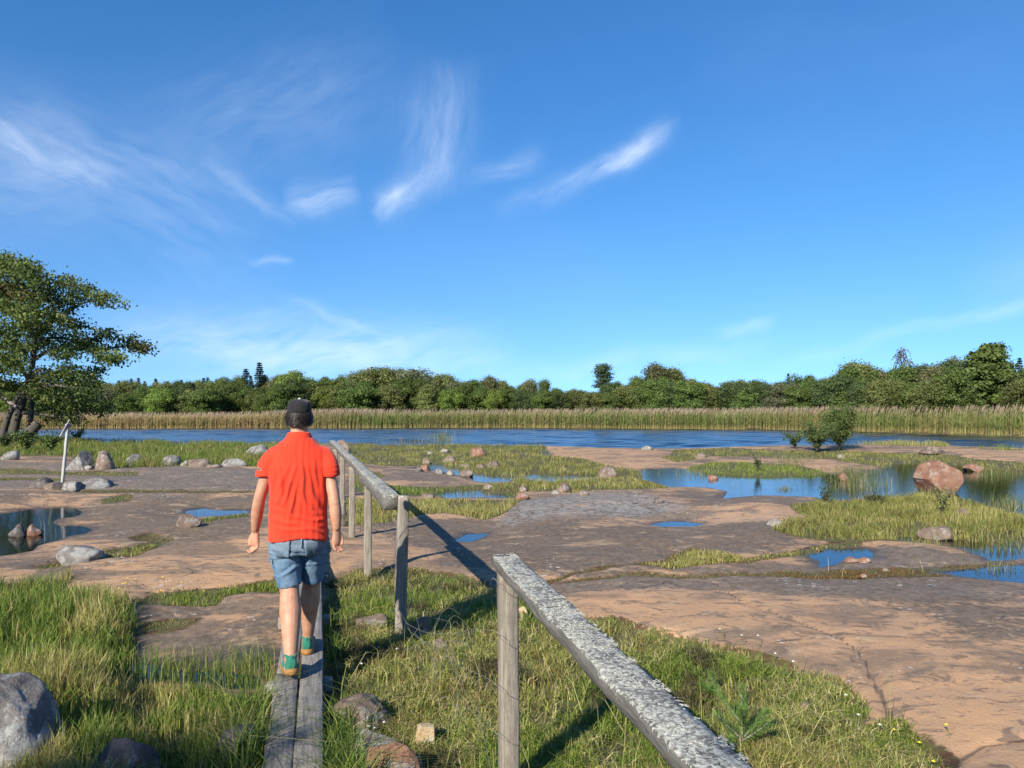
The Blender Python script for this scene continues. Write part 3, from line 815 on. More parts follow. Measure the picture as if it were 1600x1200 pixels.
def build_grass():
    # candidates: thick close by, thinner with distance
    n = 1500000
    y = 1 / (1 / 2.2 - rng.random(n) * (1 / 2.2 - 1 / 48.0))
    far_ = rng.random(n) < .42
    y = np.where(far_, np.exp(math.log(8.0) + rng.random(n) * math.log(54 / 8.0)), y)
    x = (rng.random(n) * 2 - 1) * (0.72 * y + 0.8)
    z, w, g, gi, tn, gr, ck = land(x, y, False)
    d = np.hypot(x, y)
    keep = (gi >= 0) & (g < -0.005) & (z > -0.02)
    clump = fbm(x / (0.12 + .01 * d), y / (0.12 + .01 * d), 2, 91)
    dens = np.array([p[5] for p in GP])[np.clip(gi, 0, None)]
    keep &= rng.random(n) < dens * np.clip(0.55 + 1.6 * clump, 0.05, 1)
    # leave the boardwalk free
    keep &= ~((np.abs(x - BW(y)) < 0.16) & (y < 8.6))
    x, y, z, g, gi, d = x[keep], y[keep], z[keep], g[keep], gi[keep], d[keep]
    par = np.array([(p[2], p[3]) for p in GP])[gi]
    tall = np.clip(0.5 + 1.5 * fbm(x / (.5 + .02 * d), y / (.5 + .02 * d), 3, 97), 0, 1)
    H = par[:, 0] + (par[:, 1] - par[:, 0]) * np.clip(tall * 0.75 + 0.5 * (rng.random(len(x)) - 0.3), 0, 1.15)
    H *= 0.55 + 0.45 * sstep(0.0, 0.25, -g)
    Wd = (0.0028 + 0.0042 * rng.random(len(x))) * (1 + 0.4 * (H > .2)) + d * 0.00022
    kinds = np.array([p[4] for p in GP])[gi]
    mtype = np.array([p[0] for p in GP])[gi]
    C = np.zeros((len(x), 3))
    pt = fbm(x / 0.7, y / 0.7, 3, 103)          # patches of straw, olive and fresh green in the meadow
    kinds = np.where((kinds == 'meadow') & (pt > 0.10), 'straw', kinds)
    kinds = np.where((kinds == 'meadow') & (pt < -0.12), 'green', kinds)
    kinds = np.where((kinds == 'olive') & (pt > 0.10), 'straw', kinds)
    kinds = np.where((kinds == 'lush') & (mtype == 'sedge') & (pt > 0.14), 'straw', kinds)
    kinds = np.where((kinds == 'lush') & (mtype == 'shore') & (pt > 0.02), 'olive', kinds)
    pt2 = fbm(x / 0.45 + 40, y / 0.45, 3, 107)
    kinds = np.where((mtype == 'meadow') & (pt2 > 0.20), 'dark', kinds)
    kinds = np.where((mtype == 'verge') & (g > -0.07) & (rng.random(len(x)) < .55), 'moss', kinds)
    H = np.where(kinds == 'moss', np.minimum(H, 0.05), H)
    for k in PAL:
        s = kinds == k
        C[s] = palette(k, s.sum())
    P = np.stack([x, y, z - 0.01], 1)
    for name, sel, label in (
            ('sedge_grass', mtype == 'sedge', 'long green sedge grass left of the boardwalk'),
            ('meadow_grass', mtype == 'meadow', 'short yellow green turf around the handrail posts'),
            ('shore_grass', (mtype == 'shore') | (mtype == 'bank') | (mtype == 'lawn'), 'olive shore grass between the rock slabs and the lagoon'),
            ('crack_grass', mtype == 'verge', 'low grass and red brown moss along the cracks in the rock')):
        sel = np.where(sel)[0]
        mx = dict(sedge_grass=62000, meadow_grass=130000, shore_grass=92000, crack_grass=60000)[name]
        if len(sel) > mx: sel = rng.choice(sel, mx, replace=False)
        ln, bd = (0.11, 0.20) if name == 'sedge_grass' else ((0.5, 0.75) if name == 'meadow_grass' else (0.3, 0.45))
        grass_object(name, [blades(P[sel], H[sel], Wd[sel], C[sel], ln, bd)], label)
        print(name, len(sel))
    # rushes standing in the shallow water on the right, and along the near edge of the lagoon
    n = 60000
    y = 11 + rng.random(n) ** 1.3 * 32; x = (rng.random(n) * 2 - 1) * 0.75 * y
    z, w, g, gi, tn, gr, ck = land(x, y, False)
    cl = fbm(x / 0.8, y / 0.8, 3, 131)
    u = 800 + F * x / y; v = HZ + CAMZ * F / y
    zone = ((u > 1285) & (v > 738)) * .6 + ((v > 715) & (v <= 740) & (u > 900)) * 0.45 + ((v < 704) & (u < 880)) * 0.9 + ((u < 1240) & (v > 740)) * 0.18
    k = (w < 0.0) & (w > -1.3) & (rng.random(n) < zone * np.clip(0.40 + 2.2 * cl, 0, 1) * np.exp(np.minimum(w, 0) * 1.3))
    x, y = x[k], y[k]; d = np.hypot(x, y)
    P = np.stack([x, y, np.full(len(x), -0.05)], 1)
    H = (0.15 + 0.35 * rng.random(len(x))) * (1 + 0.5 * (d > 30))
    rp = []
    for (u, v, ru, rv, m_, h) in ((1345, 764, 44, 10, 420, .40), (1560, 746, 40, 5, 300, .30), (1575, 796, 34, 9, 300, .30), (1450, 778, 40, 4, 160, .30), (1235, 731, 26, 7, 260, .5), (1225, 767, 12, 3, 120, .14), (1330, 742, 40, 5, 300, .35),
                                  (1100, 742, 40, 5, 200, .25), (1440, 858, 50, 4, 90, .2), (1570, 862, 40, 7, 200, .2), (1560, 893, 40, 6, 120, .16), (690, 690, 20, 8, 240, .75), (640, 694, 40, 3, 200, .4), (860, 747, 30, 4, 120, .2), (740, 773, 40, 4, 120, .18)):
        a, b = rng.normal(0, .55, m_), rng.normal(0, .55, m_)
        q = np.array([G(u + ru * i, min(max(v + rv * j, 684), 905), -.03) for i, j in zip(a, b)])
        dq = np.hypot(q[:, 0], q[:, 1])
        rp.append(blades(q, h * (.45 + .7 * rng.random(m_)), .003 + dq * .00022, palette('rush', m_), .14, .25))
    grass_object('water_rush', rp + [blades(P, H, 0.003 + d * 0.00022, palette('rush', len(x)), .12, .2)], 'thin rushes standing in the shallow water of the inlet')
    # long arching sedge along the right edge of the boardwalk and single dry stalks
    parts = []
    for (cx, cy, m_, h) in [(0.24, 3.3, 260, .42), (0.26, 3.65, 240, .40), (0.22, 4.05, 200, .36), (0.25, 4.5, 150, .30), (0.23, 2.9, 200, .42), (-0.25, 3.9, 220, .45), (-0.28, 4.5, 180, .42), (-0.24, 3.4, 160, .4),
                            (0.25, 5.9, 120, .22), (0.24, 6.6, 100, .2)]:
        px = BW(cy) + cx + rng.normal(0, .035, m_); py = cy + rng.normal(0, .13, m_)
        P = np.stack([px, py, np.full(m_, 0.02)], 1)
        parts.append(blades(P, h * (0.6 + .6 * rng.random(m_)), np.full(m_, .0065), palette('lush', m_), .3, .75))
    m_ = 700                                              # rushes in and around the near pool
    q = np.stack([rng.random(m_), rng.random(m_)], 1)
    P = np.array([G(200 + 230 * a, 1046 + 42 * b, -.03) for a, b in q])
    parts.append(blades(P, .12 + .22 * rng.random(m_), np.full(m_, .005), palette('lush', m_), .15, .3))
    n = 900
    y = 1 / (1 / 3.2 - rng.random(n) * (1 / 3.2 - 1 / 16.0)); x = (rng.random(n) * 2 - 1) * .7 * y
    z, w, g, gi, *_ = land(x, y, False)
    k = (gi >= 0) & ~((np.abs(x - BW(y)) < 0.2) & (y < 8.6))
    x, y, z = x[k], y[k], z[k]
    parts.append(blades(np.stack([x, y, z], 1), .18 + .22 * rng.random(len(x)), .0022 + .0003 * y, palette('straw', len(x)) * 1.15, .3, .3))
    grass_object('long_sedge', parts, 'long arching sedge blades beside the boardwalk and loose dry stalks')


build_grass()

# ------------------------------------------------------------------ reed bed across the lagoon
def build_reeds():
    n = 34000
    x = -78 + 150 * rng.random(n)
    dep = np.where(rng.random(n) < 0.45, rng.random(n) * 1.5, rng.random(n) ** 1.2 * 11)
    y = far_shore(x) - 0.4 + dep
    k = np.abs(x) < 0.80 * y + 4
    x, y, dep = x[k], y[k], dep[k]; n = len(x)
    Hm = np.interp(x, [-60, -28, -18, 0, 20, 34, 60], [1.30, 1.36, 1.66, 1.66, 1.76, 2.0, 2.1])
    H = Hm * (0.64 + 0.36 * rng.random(n) ** .8) * (1 + 0.10 * fbm(x / 3, y / 3, 2, 55))
    w = 0.020 + y * 0.00018
    dry = np.clip(sstep(-12, -30, x) * 0.65 + 0.26 + .8 * fbm(x / 6.0, y / 2.0, 3, 66) + .8 * (rng.random(n) - .5), 0, 1)
    V, Q, C = [], [], []
    cnt = 0
    ang = rng.random(n) * PI
    wind = 0.10
    base = np.stack([x, y, np.full(n, -0.05)], 1)
    gcol = np.array((.155, .205, .055)); dcol = np.array((.36, .265, .125)); bcol = np.array((.46, .36, .15)); pcol = np.array((.31, .235, .165))
    jit = 0.75 + 0.5 * rng.random((n, 1))
    mid = (gcol[None] * (1 - dry[:, None]) + dcol[None] * dry[:, None]) * jit
    low = (bcol[None] * 0.75 + mid * 0.25)
    top = base + np.stack([wind * H * rng.random(n), 0 * x, H], 1)

    def strip(p0, p1, wid, c0, c1, a):
        nonlocal cnt
        s = np.stack([np.cos(a), np.sin(a), 0 * a], 1) * (wid / 2)[:, None]
        v = np.stack([p0 - s, p0 + s, p1 + s * .4, p1 - s * .4], 1).reshape(-1, 3)
        b = cnt + np.arange(len(p0)) * 4
        V.append(v); Q.append(np.stack([b, b + 1, b + 2, b + 3], 1)); C.append(np.stack([c0, c0, c1, c1], 1).reshape(-1, 3)); cnt += len(v)
    a0 = rng.normal(0, .5, n)
    strip(base, base + (top - base) * .45, w * .9, low, mid, a0)
    strip(base + (top - base) * .42, top, w, mid, mid, a0)
    for j in range(3):
        f = (0.22 + 0.5 * rng.random(n))[:, None]
        p0 = base + (top - base) * f
        dr = rng.random(n) * 2 * PI
        dl = np.stack([np.cos(dr) * .34 + .12, np.sin(dr) * .25, .16 + .22 * rng.random(n)], 1)
        strip(p0, p0 + dl, w * 1.4, mid, mid * 1.08, a0 + .3)
    pl = rng.random(n) < np.clip(0.30 + 0.25 * (x > 12) + .2 * (x < -14) + 1.2 * fbm(x / 5, y / 5, 2, 12), .10, .8)
    pc = pcol[None] * (0.8 + .45 * rng.random((n, 1)))
    pt = top + np.stack([.10 + 0 * x, 0 * x, .20 + .08 * rng.random(n)], 1)
    strip(top[pl] - (0, 0, .05), pt[pl], w[pl] * 1.5, pc[pl], pc[pl], a0[pl])
    o = obj('reed_bed', mesh_np('reed_bed', np.vstack(V), [np.vstack(Q)], {'col': np.vstack(C)}), M['grass'])
    tag(o, 'tall reed bed with pale plumes along the far side of the lagoon', 'reeds', kind='stuff')


build_reeds()
# ------------------------------------------------------------------ boardwalk and handrails
def beam(length, w, h, seg=28, wear=0.004, seed=0, taper=1.0, bow=0.0):
    """sawn timber along +Y from 0 to length, centred on x = z = 0, with worn edges"""
    r = np.random.default_rng(seed)
    e = min(w, h) * 0.10
    prof = np.array([(-w / 2, -h / 2 + e), (-w / 2 + e, -h / 2), (0, -h / 2), (w / 2 - e, -h / 2), (w / 2, -h / 2 + e), (w / 2, 0), (w / 2, h / 2 - e), (w / 2 - e, h / 2), (w * .2, h / 2), (-w * .2, h / 2), (-w / 2 + e, h / 2), (-w / 2, h / 2 - e), (-w / 2, 0)])
    rings = []
    n = len(prof)
    for k, y in enumerate(np.linspace(0, length, seg)):
        f = y / length
        s = 1 + (taper - 1) * f
        d = wear * (fbm(np.arange(n) * 0.9 + seed, np.full(n, y * 5.0 + seed * 3), 3, seed) * 2.4)
        rad = prof / np.linalg.norm(prof, axis=1, keepdims=True)
        p = prof * s + rad * d[:, None]
        yy = np.full(n, y)
        if k in (0, seg - 1): yy = yy + wear * 1.5 * (r.random(n) - .5)
        rings.append(np.stack([p[:, 0] + bow * math.sin(PI * f), yy, p[:, 1]], 1))
    mb = MB(); mb.add(*loft_rings(rings))
    return mb


def aim(o, a, b, roll=0.0):                     # local +Y from a to b
    a, b = Vector(a), Vector(b)
    d = (b - a).normalized()
    x = d.cross(Vector((0, 0, 1)))
    if x.length < 1e-3: x = Vector((1, 0, 0))
    x.normalize(); z = x.cross(d)
    m = Matrix((x, d, z)).transposed().to_4x4()
    m.translation = a
    o.matrix_local = m @ Matrix.Rotation(roll, 4, 'Y')


def lichen_crust(name, length, w, n, seed, parent, mat):
    r = np.random.default_rng(seed)
    y = r.random(n) * length; x = (r.random(n) - .5) * w * 0.90
    k = fbm(x / .05 + 3, y / .05, 3, seed) + 0.5 * fbm(x / .2, y / .35, 2, seed + 3) > 0.06
    x, y = x[k], y[k]; n = len(x)
    s = 0.0016 + 0.0030 * r.random(n) ** 2
    th = np.linspace(0, 2 * PI, 6, endpoint=False)
    ring = np.stack([np.cos(th), np.sin(th), 0 * th], 1)
    rr = 0.65 + 0.7 * r.random((n, 6))
    V = np.concatenate([ring[None] * (s[:, None] * rr)[:, :, None], np.zeros((n, 1, 3))], 1)
    V[:, 6, 2] = s * (.2 + .4 * r.random(n)); V[:, :6, 2] += (r.random((n, 6)) - .4) * s[:, None] * .35
    V += np.stack([x, y, np.full(n, 0.0008)], 1)[:, None]
    b = np.arange(n)[:, None] * 7
    T = np.concatenate([np.stack([b[:, 0] + i, b[:, 0] + (i + 1) % 6, b[:, 0] + 6], 1) for i in range(6)])
    c = np.array((.47, .46, .385))[None] * (0.5 + 0.6 * r.random((n, 1)))
    o = obj(name, mesh_np(name, V.reshape(-1, 3), [T], {'col': np.repeat(c, 7, 0)}, True), mat, parent)
    o['kind'] = 'stuff'
    return o


M['crust'] = (lambda m: m.surf(m.n('ShaderNodeAttribute', attribute_name='col').outputs['Color'], 0.95, None, 0.1))(NT('lichen_flakes'))


def build_boardwalk():
    root = tag(empty('boardwalk', (BW(3.66), 3.66, 0)), 'narrow two plank boardwalk of grey weathered wood under the walking man', 'boardwalk')
    d = Vector((-0.25, 1, 0)).normalized()
    nrm = Vector((d.y, -d.x, 0))
    c0 = Vector((0, 0, 0))
    def sect(s0, s1, off, w, seed, z=0.205, dz=0.0):
        me = beam(s1 - s0, w, 0.05, 40, 0.005, seed, 1.0, 0.006).mesh('plank')
        o = obj('plank', me, M['plank'], root)
        a = c0 + d * s0 + nrm * off; b = c0 + d * s1 + nrm * off
        aim(o, (a.x, a.y, z), (b.x, b.y, z + dz))
    sect(-4.6, 1.42, -0.0745, 0.138, 1)
    sect(-4.6, -0.02, 0.0735, 0.138, 2); sect(-0.005, 4.3, 0.0725, 0.140, 3, 0.207)
    sect(1.45, 4.9, -0.0755, 0.134, 4, 0.207); sect(4.32, 8.2, 0.072, 0.136, 5, 0.205, -.01); sect(4.93, 8.2, -0.074, 0.136, 6, .206, -.01)
    for s in (-3.9, -2.2, -0.25, 1.43, 3.0, 4.6, 6.4, 7.9):
        o = obj('bearer', beam(0.42, 0.09, 0.09, 8, 0.006, int(s * 10) + 60).mesh('bearer'), M['plank'], root)
        a = c0 + d * s - nrm * .21; b = c0 + d * s + nrm * .21
        aim(o, (a.x, a.y, 0.132), (b.x, b.y, 0.132))
    for s in (-0.05, 1.40, 1.47, 0.03):
        for k in (-.1, -.045, .045, .1):
            v, f = tube([(0, 0, 0), (0, 0, .006)], [.005, .004], 8)
            me = MB().add(v, f).mesh('nail_head')
            o = obj('nail_head', me, M['wire'], root); p = c0 + d * s + nrm * k; o.location = (p.x, p.y, .2305)


build_boardwalk()


def handrail(label, name, a, b, w, h, posts, rail_up, crust, mats, pieces=((0, 1, 1, 1),)):
    """rail from a to b (x, y, z of its top); posts: (fraction, x offset, width, lean)"""
    a, b = Vector(a), Vector(b)
    g0 = height(a.x, a.y)
    root = tag(empty(name, (a.x, a.y, 0)), label, 'handrail')
    A = a - Vector((a.x, a.y, 0)); B = b - Vector((a.x, a.y, 0))
    le = (B - A).length
    for f0, f1, kw, kh in pieces:               # each length of rail: from, to, width and depth against the full size
        P0, P1 = A.lerp(B, f0), A.lerp(B, f1)
        l1 = (P1 - P0).length
        rail = obj('rail', beam(l1, w * kw, h * kh, int(60 + 14 * l1), 0.008, int(l1 * 100), 1.0, 0.014).mesh('rail'), mats[0], root)
        aim(rail, P0 - Vector((0, 0, h * kh / 2)), P1 - Vector((0, 0, h * kh / 2)))
        lc = lichen_crust('lichen', l1, w * kw, int(crust * l1 / le), 5 + int(f0 * 50), rail, M['crust'])
        lc.location = (0, 0, h * kh / 2)
    for i, (f, off, pw, lean) in enumerate(posts):
        p = A.lerp(B, f)
        side = (B - A).cross(Vector((0, 0, 1))).normalized() * off
        gz = height(a.x + p.x + side.x, a.y + p.y + side.y) - 0.25
        ph = p.z - (h if off == 0 else 0.012) - gz + (0.004 if off == 0 else 0)
        o = obj('post', beam(ph, pw, pw * .92, 24, 0.005, 40 + i * 7 + int(le), 0.97).mesh('post'), mats[1], root)
        q = p + side
        aim(o, (q.x + lean * .3, q.y, gz), (q.x, q.y, gz + ph), 0.24)
    return root


NA = (0.795, -0.05, 1.215); NB = (-0.04, 3.86, 1.215)
near_rail = handrail('near wooden handrail with a lichen speckled flat rail at the lower right', 'handrail', NB, NA, 0.125, 0.055,
                     [(0.022, 0, .098, .03), (0.70, 0, .10, 0)], .055, 22000, (M['rail'], M['post']))
FA = (-1.02, 6.50, 1.215); FB = (-3.95, 16.9, 1.215)
far_rail = handrail('far wooden handrail with thick rail and row of thin posts right of the man', 'handrail', FA, FB, 0.135, 0.115,
                    [(0.0, 0.105, .105, -.10), (0.195, 0, .085, 0), (0.425, 0, .085, .0), (0.64, 0, .085, 0), (0.86, 0, .085, 0)], .14, 20000, (M['rail'], M['post']), ((0, .235, 1, 1.15), (.237, .62, .86, .72), (.622, 1, .84, .70)))


def build_wire():
    root = tag(empty('wire_netting', (-0.6, 5.2, 0)), 'slack loose wire netting hanging between the two handrails', 'wire')
    r = np.random.default_rng(3)
    mb = MB()
    p0 = np.array(NB) - (0, 0, 1.215); p1 = np.array(FA) - (0, 0, 1.215) + (.10, .02, 0)
    off = np.array((-0.6, 5.2, 0))
    def wire(name, pts, rad=.0011):
        v, f = tube(smooth_path(pts, 5) - off, rad, 5)
        obj(name, MB().add(v, f).mesh(name, True), M['wire'], root)
    for k, z in enumerate((1.10, 0.86, 0.62, 0.40, .2)):
        # strands wrap the near post and sag, broken, towards the next one
        a = p0 + (0.045, -0.13, z); e = p1 + (0, 0, z * .35 + .05)
        pts = [p0 + (.075, -.14, z - .07), p0 + (0.0, -.185, z - .02), p0 + (-.06, -.14, z + .02)]
        for t in (.25, .5, .75, 1.0):
            sag = 0.55 * z * math.sin(PI * t * .8)
            q = p0 * (1 - t) + p1 * t + (r.normal(0, .06), r.normal(0, .05), 0)
            q[2] = max(0.09, (z * (1 - t) + (z * .4 + .03) * t) - sag * .6)
            pts.append(q)
        wire('strand', np.array(pts))
    for k in range(16):                                      # slack uprights
        t = .12 + .8 * r.random()
        q = p0 * (1 - t) + p1 * t + (r.normal(0, .07), r.normal(0, .07), 0)
        h = .15 + .38 * r.random()
        dx = r.normal(0, .14)
        wire('tie', np.array([q + (0, 0, .06), q + (dx * .4, .02, .06 + h * .6), q + (dx, 0.03, .06 + h), q + (dx * 1.7, .04, .06 + h * .8)]), .0008)
    for k in range(7):                                       # tangle round the second post
        zz = np.linspace(.1, 1.0, 7)
        ph = r.random() * 6
        pts = np.stack([p1[0] + .01 + .075 * np.cos(ph + zz * (4 + k)), p1[1] - .02 + .075 * np.sin(ph + zz * (4 + k)) - .02, zz], 1)
        wire('strand', pts, .0010)
    for z in (.25, .5, .75, .98):                            # net along the far rail
        pts = [np.array(FA) * (1 - t) + np.array(FB) * t + (.05, 0, z - 1.215 + .03 * math.sin(t * 31)) for t in np.linspace(0, .45, 14)]
        wire('strand', np.array(pts), .0010)


build_wire()


def build_stake():
    p = G(97, 757, .13)
    root = tag(empty('marker_stake', tuple(p)), 'bleached wooden stake with a slanted stick at the top left of the pool', 'stake')
    o = obj('post', beam(1.42, .066, .055, 20, .006, 77, .95).mesh('post'), M['white'], root)
    aim(o, (0, 0, -.05), (.11, 0, 1.36))
    o = obj('stick', beam(.46, .05, .022, 10, .004, 78, .7).mesh('stick'), M['white'], root)
    aim(o, (-.03, -.06, 1.12), (.17, -.06, 1.50))
    v, f = loft_rings([[(math.cos(t) * r, math.sin(t) * r, z) for t in np.linspace(0, 2 * PI, 10, endpoint=False)] for z, r in ((0, .06), (.05, .06), (.075, .045), (.08, .01))])
    o = obj('cap', MB().add(v, f).mesh('cap', True), plain('faded_violet_plastic', (.20, .16, .24), .6), root)
    o.location = (.112, 0, 1.355)


build_stake()


# ------------------------------------------------------------------ stones
def ico(sub):
    import bmesh
    bm = bmesh.new(); bmesh.ops.create_icosphere(bm, subdivisions=sub, radius=1.0)
    v = np.array([x.co[:] for x in bm.verts]); f = np.array([[w.index for w in x.verts] for x in bm.faces]); bm.free()
    return v, f


ICO = {3: ico(3), 4: ico(4), 5: ico(5)}


def fbm3(p, s, oct, seed):
    return (fbm(p[:, 0] * s + seed, p[:, 1] * s, oct, seed) + fbm(p[:, 1] * s + 9, p[:, 2] * s + seed, oct, seed + 5) + fbm(p[:, 2] * s + 4, p[:, 0] * s - seed, oct, seed + 11)) * .75


def stone_mesh(rx, ry, rz, seed, cuts=5, rough=.22, sub=4, planes=()):
    r = np.random.default_rng(seed)
    v, f = ICO[sub]
    p = v.copy()
    for _ in range(cuts):                          # flat broken faces
        n = r.normal(0, 1, 3); n[2] = abs(n[2]) * .7; n /= np.linalg.norm(n)
        d = .50 + .28 * r.random()
        k = p @ n
        p = p - np.where(k > d, (k - d) * .93, 0)[:, None] * n
    for n in planes:
        n = np.array(n, float); d = n[3]; n = n[:3] / np.linalg.norm(n[:3])
        k = p @ n
        p = p - np.where(k > d, (k - d) * .97, 0)[:, None] * n
    p = p * (1 + rough * fbm3(v, 1.3, 3, seed) + rough * .35 * fbm3(v, 5.0, 3, seed + 2))[:, None]
    hi = p.max(0); lo = p.min(0)
    p = p / ((hi - lo) / 2) * np.array((rx, ry, rz))
    return mesh_np('stone', p, [f], None, True)


